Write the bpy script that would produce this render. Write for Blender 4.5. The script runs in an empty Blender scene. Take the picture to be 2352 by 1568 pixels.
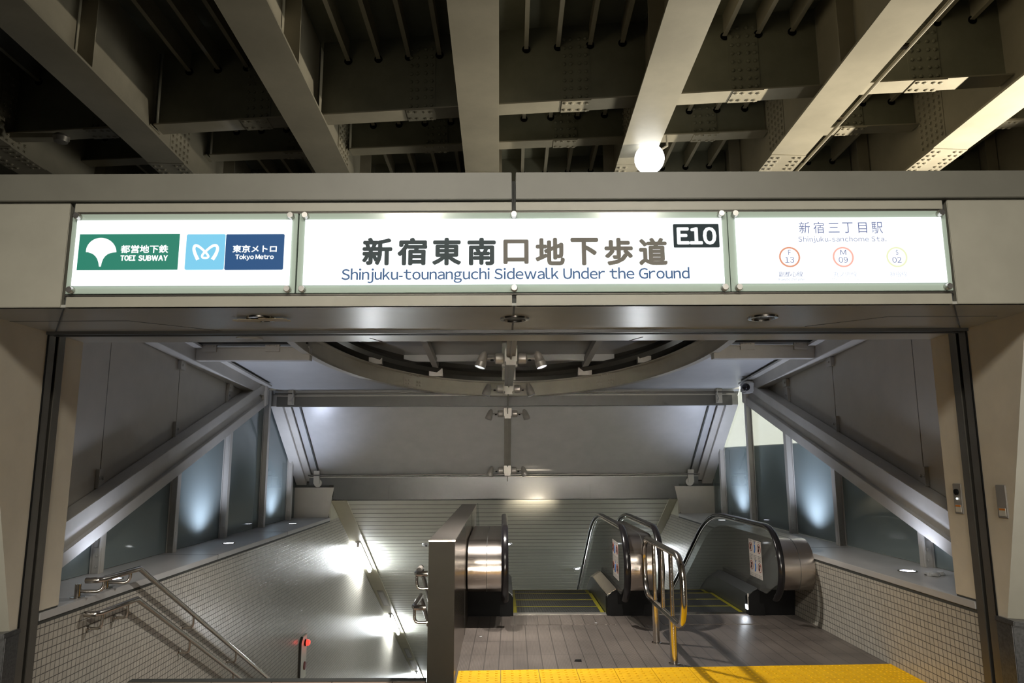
import bpy, bmesh, math, random
from mathutils import Vector, Matrix
from mathutils.geometry import tessellate_polygon
random.seed(7)
SC = bpy.context.scene
COL = SC.collection
PI = math.pi

# ------------------------------------------------------------------ camera
F = 1650.0; PITCH = math.atan(F/9934); ROLL = .004; EYE = 1.62; K = .014
cam_d = bpy.data.cameras.new('camera'); cam = bpy.data.objects.new('camera', cam_d); COL.objects.link(cam)
cam_d.sensor_width = 36.0; cam_d.lens = F/2352*36; cam_d.clip_end = 300
cam.location = (0, 0, EYE)
cam.rotation_euler = (Matrix.Rotation(PI/2+PITCH, 4, 'X') @ Matrix.Rotation(-ROLL, 4, 'Z')).to_euler()
SC.camera = cam

# ------------------------------------------------------------------ world, exposure
w = bpy.data.worlds.new('night'); SC.world = w; w.use_nodes = True
w.node_tree.nodes['Background'].inputs[0].default_value = (.30, .27, .22, 1)
w.node_tree.nodes['Background'].inputs[1].default_value = .05
SC.view_settings.view_transform = 'Standard'; SC.view_settings.look = 'None'
SC.view_settings.gamma = 1; SC.view_settings.use_curve_mapping = False
SC.view_settings.exposure = 0.2
SC.cycles.max_bounces = 6; SC.cycles.diffuse_bounces = 3; SC.cycles.glossy_bounces = 4
SC.cycles.transparent_max_bounces = 8; SC.cycles.transmission_bounces = 4
SC.cycles.caustics_reflective = False; SC.cycles.caustics_refractive = False
SC.cycles.sample_clamp_indirect = 4.0
SC.cycles.use_denoising = True

def area(name, loc, target, sx, sy, energy, color, spread=PI):
    d = bpy.data.lights.new(name, 'AREA'); d.shape = 'RECTANGLE'; d.size = sx; d.size_y = sy
    d.energy = energy; d.color = color; d.spread = spread
    o = bpy.data.objects.new(name, d); COL.objects.link(o); o.location = loc
    o.rotation_euler = (Vector(target)-Vector(loc)).to_track_quat('-Z', 'Y').to_euler()
    return o
def spot(name, loc, target, energy, color, angle=60, blend=.5, radius=.03):
    d = bpy.data.lights.new(name, 'SPOT'); d.energy = energy; d.color = color
    d.spot_size = math.radians(angle); d.spot_blend = blend; d.shadow_soft_size = radius
    o = bpy.data.objects.new(name, d); COL.objects.link(o); o.location = loc
    o.rotation_euler = (Vector(target)-Vector(loc)).to_track_quat('-Z', 'Y').to_euler()
    return o

WARM = (1, .90, .74); COOL = (.78, .86, 1.0); BLUE = (.70, .78, 1.0)
# flood lamps under the bridge behind the photographer
spot('bridge_flood_light', (-1.6, -3.2, 5.9), (-.6, 5.4, 1.5), 760, (1, .95, .84), 62, .5, .45)
spot('bridge_flood_light', (1.9, -3.2, 5.9), (.9, 5.4, 1.5), 760, (1, .95, .84), 62, .5, .45)
# added unseen strip lights, low and level, filling in light under the soffit
for z_, w_, e_ in ((.35, 7, 27), (1.45, 8, 7), (2.5, 6, 6)):
    area('front_fill_light', (.4, -8.5, z_), (.2, 4, z_+.8), w_, .14, e_, (1, .92, .80), math.radians(26))
# street lamp out on the right, low, throwing light up under the bridge
spot('street_lamp_light', (10.5, 9.4, 2.2), (5.4, 9.0, 6.5), 5300, (1, .90, .72), 60, 1, .10)
# ------------------------------------------------------------------ frames: T tunnel (axis swings a little to the left), TB bridge (falls a little away)
def T(p): return Vector((p[0]-K*p[1], p[1], p[2]))
def TB(p): return Vector((p[0], p[1], p[2]-.031*(p[1]-6.72)))
_s, _c = math.sin(PITCH), math.cos(PITCH)
def _ray(x, y):
    a0 = (x-1176)/F; v0 = (y-784)/F
    a = a0-ROLL*v0; v = v0+ROLL*a0
    return a, _c+v*_s, _s-v*_c
def on_y(x, y, Y):      # measured point on a wall that faces the photographer at distance Y: (u, z)
    a, b, d = _ray(x, y); t = Y/b
    return (a*t+K*Y, EYE+d*t)
def on_z(x, y, z):      # measured point on a level surface: (u, Y)
    a, b, d = _ray(x, y); t = (z-EYE)/d
    return (a*t+K*b*t, b*t)

# ------------------------------------------------------------------ materials
def nodes(name):
    m = bpy.data.materials.new(name); m.use_nodes = True
    nt = m.node_tree; return m, nt, nt.nodes['Principled BSDF']
def setp(b, **kw):
    for k, v in kw.items():
        b.inputs[k.replace('_', ' ')].default_value = v
def noise_col(nt, b, c1, c2, scale=6, detail=6, rough=.6, lo=.35, hi=.65):
    tc = nt.nodes.new('ShaderNodeTexCoord'); n = nt.nodes.new('ShaderNodeTexNoise')
    n.inputs['Scale'].default_value = scale; n.inputs['Detail'].default_value = detail; n.inputs['Roughness'].default_value = rough
    r = nt.nodes.new('ShaderNodeValToRGB')
    r.color_ramp.elements[0].position = lo; r.color_ramp.elements[1].position = hi
    r.color_ramp.elements[0].color = (*c1, 1); r.color_ramp.elements[1].color = (*c2, 1)
    nt.links.new(tc.outputs['Object'], n.inputs['Vector']); nt.links.new(n.outputs['Fac'], r.inputs['Fac'])
    nt.links.new(r.outputs['Color'], b.inputs['Base Color'])
    return tc, n, r
def paint(name, col, rough=.45, metal=0., var=.06, scale=4, spec=.5, bump=0.):
    m, nt, b = nodes(name); setp(b, Roughness=rough, Metallic=metal)
    b.inputs['Specular IOR Level'].default_value = spec
    c1 = tuple(x*(1-var) for x in col); c2 = tuple(min(1, x*(1+var)) for x in col)
    tc, n, r = noise_col(nt, b, c1, c2, scale)
    if bump:
        bp = nt.nodes.new('ShaderNodeBump'); bp.inputs['Strength'].default_value = bump; bp.inputs['Distance'].default_value = .002
        n2 = nt.nodes.new('ShaderNodeTexNoise'); n2.inputs['Scale'].default_value = 220
        nt.links.new(tc.outputs['Object'], n2.inputs['Vector']); nt.links.new(n2.outputs['Fac'], bp.inputs['Height']); nt.links.new(bp.outputs['Normal'], b.inputs['Normal'])
    return m
def emit(name, col, strength):
    m, nt, b = nodes(name); setp(b, Base_Color=(*[x*.12 for x in col], 1), Emission_Color=(*col, 1), Emission_Strength=strength, Roughness=.5)
    b.inputs['Specular IOR Level'].default_value = .2
    return m
def glow_ink(name, col, strength):   # ink printed on a backlit face: lets part of the light through
    return emit(name, col, strength)
def brushed(name, col, rough=.28, axis=(1, 1, 60)):
    m, nt, b = nodes(name); setp(b, Metallic=1., Roughness=rough)
    tc = nt.nodes.new('ShaderNodeTexCoord'); mp = nt.nodes.new('ShaderNodeMapping'); mp.inputs['Scale'].default_value = axis
    n = nt.nodes.new('ShaderNodeTexNoise'); n.inputs['Scale'].default_value = 6; n.inputs['Detail'].default_value = 5
    r = nt.nodes.new('ShaderNodeValToRGB'); r.color_ramp.elements[0].color = (*[x*.8 for x in col], 1); r.color_ramp.elements[1].color = (*col, 1)
    mr = nt.nodes.new('ShaderNodeMapRange'); mr.inputs['To Min'].default_value = rough*.75; mr.inputs['To Max'].default_value = rough*1.3
    nt.links.new(tc.outputs['Object'], mp.inputs['Vector']); nt.links.new(mp.outputs['Vector'], n.inputs['Vector'])
    nt.links.new(n.outputs['Fac'], r.inputs['Fac']); nt.links.new(r.outputs['Color'], b.inputs['Base Color'])
    nt.links.new(n.outputs['Fac'], mr.inputs['Value']); nt.links.new(mr.outputs['Result'], b.inputs['Roughness'])
    return m
def tile_mat(name, plane, col, grout, pitch=.05, rough=.22, mortar=.0035, pitch2=None):
    m, nt, b = nodes(name); setp(b, Roughness=rough)
    tc = nt.nodes.new('ShaderNodeTexCoord'); sp = nt.nodes.new('ShaderNodeSeparateXYZ'); cb = nt.nodes.new('ShaderNodeCombineXYZ')
    nt.links.new(tc.outputs['Object'], sp.inputs[0])
    a, c = {'YZ': (1, 2), 'XY': (0, 1), 'XZ': (0, 2)}[plane]
    nt.links.new(sp.outputs[a], cb.inputs[0]); nt.links.new(sp.outputs[c], cb.inputs[1])
    k = nt.nodes.new('ShaderNodeTexBrick'); k.offset = 0; k.squash = 1
    k.inputs['Scale'].default_value = 1; k.inputs['Brick Width'].default_value = pitch; k.inputs['Row Height'].default_value = pitch2 or pitch
    k.inputs['Mortar Size'].default_value = mortar; k.inputs['Mortar Smooth'].default_value = .1; k.inputs['Bias'].default_value = 0
    k.inputs['Color1'].default_value = (*[x*1.05 for x in col], 1); k.inputs['Color2'].default_value = (*[x*.93 for x in col], 1)
    k.inputs['Mortar'].default_value = (*grout, 1)
    nt.links.new(cb.outputs[0], k.inputs['Vector']); nt.links.new(k.outputs['Color'], b.inputs['Base Color'])
    bp = nt.nodes.new('ShaderNodeBump'); bp.invert = True; bp.inputs['Strength'].default_value = .5; bp.inputs['Distance'].default_value = .002
    nt.links.new(k.outputs['Fac'], bp.inputs['Height']); nt.links.new(bp.outputs['Normal'], b.inputs['Normal'])
    mr = nt.nodes.new('ShaderNodeMapRange'); mr.inputs['To Min'].default_value = rough; mr.inputs['To Max'].default_value = .8
    nt.links.new(k.outputs['Fac'], mr.inputs['Value']); nt.links.new(mr.outputs['Result'], b.inputs['Roughness'])
    return m

M = {}
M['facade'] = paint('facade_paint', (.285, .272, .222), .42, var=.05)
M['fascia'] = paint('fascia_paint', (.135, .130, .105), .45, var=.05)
M['soffit'] = paint('soffit_paint', (.33, .325, .295), .28, var=.05)
M['jamb'] = paint('jamb_paint', (.60, .545, .44), .5, var=.05)
M['gap'] = paint('joint_sealant', (.045, .047, .042), .7)
M['canopy'] = paint('canopy_paint', (.43, .43, .42), .32, var=.04)
M['panel'] = paint('wall_panel_paint', (.43, .40, .345), .4, var=.04)
M['steel_paint'] = paint('painted_steel', (.43, .41, .37), .4, var=.05)
M['ring'] = paint('ring_paint', (.36, .335, .275), .45, var=.05)
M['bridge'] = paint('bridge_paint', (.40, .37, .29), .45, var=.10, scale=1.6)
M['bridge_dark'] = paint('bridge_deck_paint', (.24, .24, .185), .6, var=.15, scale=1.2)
M['dark'] = paint('dark_bronze', (.075, .07, .06), .42, metal=.6)
M['rail'] = paint('guide_rail_metal', (.15, .14, .12), .4, metal=.7)
M['black'] = paint('black_paint', (.006, .006, .006), .5, spec=.08)
M['rubber'] = paint('handrail_rubber', (.010, .009, .010), .2, spec=.45)
M['steel'] = brushed('brushed_stainless', (.56, .50, .45), .24, (.6, 45, 45))
M['steel_x'] = brushed('brushed_stainless_vertical', (.34, .29, .23), .2, (80, 80, 1.5))
M['polished'] = brushed('polished_stainless', (.62, .58, .53), .17, (3, 3, 3))
M['tile'] = tile_mat('white_mosaic_tile', 'YZ', (.44, .41, .35), (.085, .08, .07), .05, .24, .003)
M['ledge'] = paint('ledge_stone', (.44, .43, .42), .28, var=.04)
M['slat'] = paint('slat_enamel', (.60, .605, .53), .6, var=.03)
M['cove'] = paint('cove_paint', (.46, .44, .33), .45, var=.04)
M['stone'] = paint('dark_granite', (.05, .05, .05), .3, var=.4, scale=60)
M['concrete'] = paint('dark_asphalt', (.055, .052, .048), .8)
M['spotgrey'] = paint('spotlight_grey', (.33, .31, .28), .38, metal=.5)
M['white_face'] = emit('backlit_acrylic', (.93, .98, 1.0), 1.35)
M['bolt'] = brushed('bolt_steel', (.55, .53, .50), .3, (3, 3, 3))
def glass_mat(name, col, tr, rough=.07):
    m, nt, b = nodes(name); setp(b, Base_Color=(*col, 1), Roughness=rough)
    t = nt.nodes.new('ShaderNodeBsdfTransparent'); t.inputs[0].default_value = (.90, .93, .92, 1)
    mx = nt.nodes.new('ShaderNodeMixShader'); mx.inputs[0].default_value = tr
    out = nt.nodes['Material Output']
    nt.links.new(b.outputs[0], mx.inputs[1]); nt.links.new(t.outputs[0], mx.inputs[2]); nt.links.new(mx.outputs[0], out.inputs[0])
    return m
M['frost'] = glass_mat('frosted_glass', (.26, .31, .305), .36, .035)
M['glass'] = glass_mat('clear_balustrade_glass', (.15, .145, .135), .62, .04)
M['sign_glass'] = glass_mat('sign_edge_glass', (.38, .46, .40), .0, .12)

def mat_floor():
    m, nt, b = nodes('ribbed_floor_plate'); setp(b, Roughness=.38)
    tc = nt.nodes.new('ShaderNodeTexCoord'); sp = nt.nodes.new('ShaderNodeSeparateXYZ'); nt.links.new(tc.outputs['Object'], sp.inputs[0])
    k = nt.nodes.new('ShaderNodeTexBrick'); k.offset = 0
    k.inputs['Scale'].default_value = 1; k.inputs['Brick Width'].default_value = .118; k.inputs['Row Height'].default_value = .46
    k.inputs['Mortar Size'].default_value = .0045; k.inputs['Mortar Smooth'].default_value = .2
    k.inputs['Color1'].default_value = (.150, .125, .108, 1); k.inputs['Color2'].default_value = (.125, .105, .092, 1); k.inputs['Mortar'].default_value = (.07, .06, .053, 1)
    nt.links.new(tc.outputs['Object'], k.inputs['Vector'])
    wv = nt.nodes.new('ShaderNodeTexWave'); wv.wave_type = 'BANDS'; wv.bands_direction = 'X'; wv.inputs['Scale'].default_value = 26; wv.inputs['Distortion'].default_value = 0
    nt.links.new(tc.outputs['Object'], wv.inputs['Vector'])
    n = nt.nodes.new('ShaderNodeTexNoise'); n.inputs['Scale'].default_value = 2.2; n.inputs['Detail'].default_value = 8
    nt.links.new(tc.outputs['Object'], n.inputs['Vector'])
    mr = nt.nodes.new('ShaderNodeMapRange'); mr.inputs['From Min'].default_value = .3; mr.inputs['From Max'].default_value = .7; mr.inputs['To Min'].default_value = .7; mr.inputs['To Max'].default_value = 1.15
    nt.links.new(n.outputs['Fac'], mr.inputs['Value'])
    mw = nt.nodes.new('ShaderNodeMapRange'); mw.inputs['To Min'].default_value = .82; mw.inputs['To Max'].default_value = 1.08; nt.links.new(wv.outputs['Fac'], mw.inputs['Value'])
    mm = nt.nodes.new('ShaderNodeMath'); mm.operation = 'MULTIPLY'; nt.links.new(mr.outputs[0], mm.inputs[0]); nt.links.new(mw.outputs[0], mm.inputs[1])
    mx = nt.nodes.new('ShaderNodeMix'); mx.data_type = 'RGBA'; mx.blend_type = 'MULTIPLY'; mx.inputs[0].default_value = 1
    nt.links.new(k.outputs['Color'], mx.inputs[6]); nt.links.new(mm.outputs[0], mx.inputs[7]); nt.links.new(mx.outputs[2], b.inputs['Base Color'])
    bp = nt.nodes.new('ShaderNodeBump'); bp.inputs['Strength'].default_value = .35; bp.inputs['Distance'].default_value = .002
    nt.links.new(wv.outputs['Fac'], bp.inputs['Height']); nt.links.new(bp.outputs['Normal'], b.inputs['Normal'])
    return m
M['floor'] = mat_floor()
M['stair_floor'] = tile_mat('beige_floor_tile', 'XY', (.44, .33, .26), (.10, .08, .07), .45, .4, .004)
def mat_yellow():
    m, nt, b = nodes('yellow_tactile_paving'); setp(b, Roughness=.55); b.inputs['Specular IOR Level'].default_value = .15
    noise_col(nt, b, (.80, .43, .006), (.93, .53, .008), 14, 8, .7)
    return m
M['yellow'] = mat_yellow()
M['yellow_line'] = paint('yellow_step_line', (.28, .25, .015), .5)
M['tread'] = tile_mat('grooved_step_tread', 'XY', (.055, .06, .055), (.012, .012, .012), .012, .4, .003, 4.0)
M['skirt'] = paint('skirt_panel', (.10, .105, .105), .35, metal=.6)
M['ink_dark'] = paint('dark_ink', (.05, .066, .072), .5, spec=.1)
M['ink_pale'] = paint('grey_brown_ink', (.165, .155, .135), .5, spec=.1)  # lighter grey-brown ink for the later characters
M['ink_blue'] = glow_ink('blue_ink', (.045, .10, .21), .95)
M['ink_thin'] = glow_ink('faded_violet_ink', (.13, .16, .33), .8)
M['ink_faint'] = glow_ink('washed_out_ink', (.42, .46, .58), 1.0)
M['green'] = glow_ink('green_film', (.025, .20, .135), .9)
M['cyan'] = glow_ink('light_blue_film', (.17, .50, .70), 1.0)
M['navy'] = glow_ink('navy_film', (.018, .075, .20), .9)
M['e_plate'] = paint('dark_navy_plate', (.022, .035, .042), .5, spec=.1)
M['film_white'] = emit('white_film', (.93, .98, .97), 1.0)
M['ring_brown'] = glow_ink('brown_line_ring', (.62, .27, .17), 1.0)
M['ring_red'] = glow_ink('red_line_ring', (.95, .40, .33), 1.0)
M['ring_green'] = glow_ink('green_line_ring', (.70, .74, .48), 1.0)

# ------------------------------------------------------------------ mesh builder
class MB:
    def __init__(s, t=T): s.v = []; s.f = []; s.t = t
    def add(s, vs, fs):
        o = len(s.v); s.v += [tuple(p) for p in vs]; s.f += [[o+i for i in f] for f in fs]; return s
    def box(s, a, b, c, d, e, f):
        s.add([(a, c, e), (b, c, e), (b, d, e), (a, d, e), (a, c, f), (b, c, f), (b, d, f), (a, d, f)],
              [(0, 3, 2, 1), (4, 5, 6, 7), (0, 1, 5, 4), (1, 2, 6, 5), (2, 3, 7, 6), (3, 0, 4, 7)]); return s
    def hexa(s, lo, hi):    # two quads joined
        s.add(list(lo)+list(hi), [(0, 3, 2, 1), (4, 5, 6, 7), (0, 1, 5, 4), (1, 2, 6, 5), (2, 3, 7, 6), (3, 0, 4, 7)]); return s
    def prism(s, poly, ax, a, b):   # polygon in the two other axes, extruded along axis ax from a to b
        def P(q, w):
            l = list(q); l.insert(ax, w); return tuple(l)
        n = len(poly)
        s.add([P(q, a) for q in poly]+[P(q, b) for q in poly],
              [list(range(n))[::-1], list(range(n, 2*n))]+[[i, (i+1) % n, n+(i+1) % n, n+i] for i in range(n)]); return s
    def beam(s, p, q, wu, hz, up=(0, 0, 1), off=(0, 0)):    # box along p-q, width wu, depth hz
        p = Vector(p); q = Vector(q); d = (q-p).normalized(); sd = d.cross(Vector(up)).normalized(); n = sd.cross(d)
        def quad(c): return [c+sd*(off[0]+i*wu/2)+n*(off[1]+j*hz/2) for i, j in ((-1, -1), (1, -1), (1, 1), (-1, 1))]
        return s.hexa(quad(p), quad(q))
    def tube(s, pts, r, n=10, cap=True, ry=None, closed=False):
        pts = [Vector(p) for p in pts]; N = len(pts); rings = []; prev = None
        for i in range(N):
            if closed: d = (pts[(i+1) % N]-pts[i-1]).normalized()
            else: d = ((pts[min(i+1, N-1)]-pts[i]).normalized() + (pts[i]-pts[max(i-1, 0)]).normalized()).normalized()
            ref = prev if prev is not None else (Vector((1, 0, 0)) if abs(d.x) < .9 else Vector((0, 0, 1)))
            a = (ref-d*ref.dot(d)).normalized(); prev = a; b = d.cross(a)
            rr = r[i] if isinstance(r, (list, tuple)) else r
            rings.append([pts[i]+a*rr*math.cos(2*PI*k/n)+b*(ry or rr)*math.sin(2*PI*k/n) for k in range(n)])
        vs = [p for g in rings for p in g]; fs = []
        for i in range(N if closed else N-1):
            j = (i+1) % N
            for k in range(n): fs.append((i*n+k, i*n+(k+1) % n, j*n+(k+1) % n, j*n+k))
        if cap and not closed: fs += [list(range(n))[::-1], list(range((N-1)*n, N*n))]
        return s.add(vs, fs)
    def lathe(s, prof, c, d=(0, 0, 1), n=20):     # prof: (radius, distance along d)
        d = Vector(d).normalized(); ref = Vector((1, 0, 0)) if abs(d.x) < .9 else Vector((0, 1, 0))
        a = (ref-d*ref.dot(d)).normalized(); b = d.cross(a); c = Vector(c); vs = []; fs = []
        for r, h in prof:
            for k in range(n): vs.append(c+d*h+a*r*math.cos(2*PI*k/n)+b*r*math.sin(2*PI*k/n))
        m = len(prof)
        for i in range(m-1):
            for k in range(n): fs.append((i*n+k, i*n+(k+1) % n, (i+1)*n+(k+1) % n, (i+1)*n+k))
        fs += [list(range(n))[::-1], list(range((m-1)*n, m*n))]
        return s.add(vs, fs)
    def bolt(s, c, d, r=.018, h=.012):
        return s.lathe([(r*1.5, 0), (r*1.5, h*.25), (r, h*.25), (r, h*.85), (r*.7, h)], c, d, 8)
    def build(s, name, mat, parent=None, bevel=0, smooth=40):
        org = parent_loc(parent)
        me = bpy.data.meshes.new(name)
        me.from_pydata([s.t(p)-org for p in s.v], [], s.f)
        bm = bmesh.new(); bm.from_mesh(me)
        bmesh.ops.recalc_face_normals(bm, faces=bm.faces[:])
        if bevel:
            ed = [e for e in bm.edges if len(e.link_faces) == 2 and e.calc_face_angle(0) > .6]
            bmesh.ops.bevel(bm, geom=ed, offset=bevel, segments=2, affect='EDGES', clamp_overlap=True)
        bm.to_mesh(me); bm.free()
        me.shade_smooth(); me.set_sharp_from_angle(angle=math.radians(smooth))
        me.materials.append(M[mat] if isinstance(mat, str) else mat)
        o = bpy.data.objects.new(name, me); COL.objects.link(o)
        if parent: o.parent = parent
        return o
def parent_loc(p):
    v = Vector((0, 0, 0))
    while p: v = v+p.location; p = p.parent
    return v
def tag(o, label, cat, group=None, kind=None):
    o['label'] = label; o['category'] = cat
    if group: o['group'] = group
    if kind: o['kind'] = kind
    return o
def thing(name, label, cat, loc, group=None, t=T, kind=None):
    o = bpy.data.objects.new(name, None); o.empty_display_size = .1; COL.objects.link(o); o.location = t(loc)
    return tag(o, label, cat, group, kind)
def struct(o, label, cat): return tag(o, label, cat, None, 'structure')

_glyph = {}
def glyphs(s):
    if s not in _glyph:
        cu = bpy.data.curves.new('lettering', 'FONT'); cu.body = s; cu.size = 1; cu.resolution_u = 3
        ob = bpy.data.objects.new('lettering', cu); COL.objects.link(ob); bpy.context.view_layer.update()
        me = bpy.data.meshes.new_from_object(ob.evaluated_get(bpy.context.evaluated_depsgraph_get())); bpy.data.objects.remove(ob)
        _glyph[s] = ([(v.co.x, v.co.y) for v in me.vertices], [list(p.vertices) for p in me.polygons]); bpy.data.meshes.remove(me)
    return _glyph[s]
def text(name, s, mat, box, Y, parent, bold=0., sx=.085):
    """lettering fitted to box = (u0, z0, u1, z1) on the plane that faces the photographer at Y; Latin letters take the sans-serif wide forms, set close"""
    if s.isascii():
        vs0, fs0, x = [], [], 0.
        for ch in s:
            if ch == ' ': x += .26; continue
            v, f = glyphs('-' if ch == '-' else chr(ord(ch)+0xFEE0)); a = min(q[0] for q in v); b = max(q[0] for q in v)
            fs0 += [[i+len(vs0) for i in q] for q in f]; j = .17 if ch == 'j' else 0; vs0 += [(q[0]-a+x-j, q[1]) for q in v]; x += b-a+sx-j
    else: vs0, fs0 = glyphs(s)
    x0, x1 = min(v[0] for v in vs0), max(v[0] for v in vs0); y0, y1 = min(v[1] for v in vs0), max(v[1] for v in vs0)
    u0, z0, u1, z1 = box; h = bold*(z1-z0)    # heavier strokes: the outline laid again a little to each side
    kx, kz = (u1-u0-2*h)/(x1-x0), (z1-z0-2*h)/(y1-y0)
    mb = MB(); sh = [(0, 0)] if not bold else [(h*math.cos(k*PI/4), h*math.sin(k*PI/4)) for k in range(8)]
    for i, (a, b) in enumerate(sh):
        mb.add([(u0+h+(x-x0)*kx+a, Y-.0015-i*.00004, z0+h+(y-y0)*kz+b) for x, y in vs0], fs0)
    return mb.build(name, mat, parent)
def plate(name, poly, mat, Y, parent, th=.002):     # flat film of polygon (u, z) on a sign face
    n = len(poly); tr = tessellate_polygon([[Vector((u*100, z*100, 0)) for u, z in poly]])
    return MB().add([(u, Y-th, z) for u, z in poly]+[(u, Y, z) for u, z in poly],
                    [list(t) for t in tr]+[[i+n for i in t[::-1]] for t in tr]+[[i, (i+1) % n, n+(i+1) % n, n+i] for i in range(n)]).build(name, mat, parent)

# ================================================================== FLOOR AND GROUND
struct(MB().prism([(-.565, 5.0), (3.10, 5.0), (3.10, 8.0), (-.565, 8.0)], 2, -.06, 0).build('floor', 'floor'), 'ribbed grey-brown floor of the landing before the escalators', 'floor')
struct(MB().prism([(-2.80, 4.6), (-.575, 4.6), (-.575, 5.74), (-2.80, 5.70)], 2, -.06, 0).build('floor', 'stair_floor'), 'beige tiled landing at the head of the stairs', 'floor')
struct(MB().prism([(-14, -9), (14, -9), (14, 4.6), (-14, 4.6)], 2, -.06, -.001).build('ground', 'concrete'), 'dark pavement in front of the entrance', 'ground')
struct(MB().box(-3.03, -2.80, 4.6, 5.77, -.16, -.12).build('floor', 'stone'), 'dark gutter between the stair landing and the left tiled wall', 'floor')
struct(MB().box(-2.80, -.575, 5.70, 5.775, -.06, .006).build('trim_1', 'gap'), 'dark nosing strip along the top edge of the stairs', 'trim')
st = MB()
for i in range(42):
    y = 5.76+i*.30; z = -.155*(i+1)
    st.box(-3.03, -.575, y, y+.34, z-.16, z)
struct(st.build('stairs', 'stair_floor'), 'staircase going down beside the left tiled wall', 'stairs')

# yellow tactile paving: two rows of tiles with raised dots
yl = MB(); pitch = .2955; dep = .36
for r in range(3):
    for k in range(-1, 11):
        u0 = -.345 if k == -1 else -.015+k*pitch; u1 = min(-.015+(k+1)*pitch, 3.10)
        if u1-u0 < .02: continue
        e = .042; yb = 5.953-r*dep
        yl.hexa([(u0+.002, yb-dep+.003+e*u0, .002), (u1-.002, yb-dep+.003+e*u1, .002), (u1-.002, yb+e*u1, .002), (u0+.002, yb+e*u0, .002)],
                [(u0+.002, yb-dep+.003+e*u0, .010), (u1-.002, yb-dep+.003+e*u1, .010), (u1-.002, yb+e*u1, .010), (u0+.002, yb+e*u0, .010)])
        for i in range(5):
            for j in range(6):
                du = u0+(i+.5)*(u1-u0)/5; dy = yb-dep+(j+.5)*dep/6+e*du
                yl.lathe([(.0115, 0), (.009, .004), (.005, .005)], (du, dy, .0095), n=8)
struct(yl.build('tactile_paving', 'yellow'), 'yellow dotted tactile paving strip across the landing', 'tactile paving')

# ================================================================== BRIDGE OVERHEAD
GX = [-7.62, -5.27, -2.78, -.39, 1.90, 4.20, 6.55, 8.9]; GW = .27
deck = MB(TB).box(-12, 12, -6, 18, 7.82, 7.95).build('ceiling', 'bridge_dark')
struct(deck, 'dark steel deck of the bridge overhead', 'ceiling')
gname = ['first steel bridge girder at the far left, deep in shadow', 'second steel bridge girder from the left, dark, behind the left end of the fascia',
  'third steel bridge girder from the left, running in above the light blue logo', 'steel bridge girder just left of the fascia joint, seen almost end on',
  'steel bridge girder carrying the glaring floodlight', 'brightly lit steel bridge girder with a thin conduit along its edge',
  'brightly lit steel bridge girder above the upper right corner', 'outermost steel bridge girder beyond the upper right corner']
spl = [9.9, 10.5, 11.05, 10.85, 10.62, 10.30, 10.12, 9.9]
for i, x in enumerate(GX):
    g = thing('bridge_girder', gname[i], 'girder', (x, 4, 6.3), 'parallel bridge girders', TB, 'thing')
    dx = -.018 if i in (1, 2, 3) else .004
    y0, y1 = -5.0, 17.0
    sh = lambda y: x+dx*(y-6.72)
    MB(TB).hexa([(sh(y0)-GW, y0, 6.3), (sh(y0)+GW, y0, 6.3), (sh(y1)+GW, y1, 6.3), (sh(y1)-GW, y1, 6.3)],
                [(sh(y0)-GW, y0, 6.33), (sh(y0)+GW, y0, 6.33), (sh(y1)+GW, y1, 6.33), (sh(y1)-GW, y1, 6.33)]).build('bottom_flange', 'bridge', g)
    MB(TB).hexa([(sh(y0)-.012, y0, 6.33), (sh(y0)+.012, y0, 6.33), (sh(y1)+.012, y1, 6.33), (sh(y1)-.012, y1, 6.33)],
                [(sh(y0)-.012, y0, 7.82), (sh(y0)+.012, y0, 7.82), (sh(y1)+.012, y1, 7.82), (sh(y1)-.012, y1, 7.82)]).build('web', 'bridge', g)
    s = MB(TB); c = sh(spl[i]); ya = spl[i]
    s.hexa([(c-GW, ya-.02, 6.288), (c+GW, ya+.02, 6.288), (c+GW, ya+.82, 6.288), (c-GW, ya+.78, 6.288)], [(c-GW, ya-.02, 6.30), (c+GW, ya+.02, 6.30), (c+GW, ya+.82, 6.30), (c-GW, ya+.78, 6.30)])
    for a in range(6):
        for q in (-.21, -.12, .12, .21): s.bolt((c+q, ya+.08+a*.13, 6.288), (0, 0, -1), .022, .022)
    s.build('splice_plate', 'bridge', g)
    s = MB(TB); sd = 1 if x < .5 else -1; f0 = x+dx*4.2+sd*.012
    s.box(min(f0, f0+sd*.012), max(f0, f0+sd*.012), ya+.05, ya+.72, 6.42, 7.55)
    for a in range(5):
        for b in range(11): s.bolt((f0+sd*.012, ya+.12+a*.13, 6.5+b*.1), (sd, 0, 0), .023, .026)
    s.build('web_splice_plate', 'bridge', g)
    for yy in (3.2, 8.0, 12.4):
        MB(TB).box(min(x+sd*.02, x+sd*.22), max(x+sd*.02, x+sd*.22), yy, yy+.014, 6.34, 7.8).build('stiffener', 'bridge', g)
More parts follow.
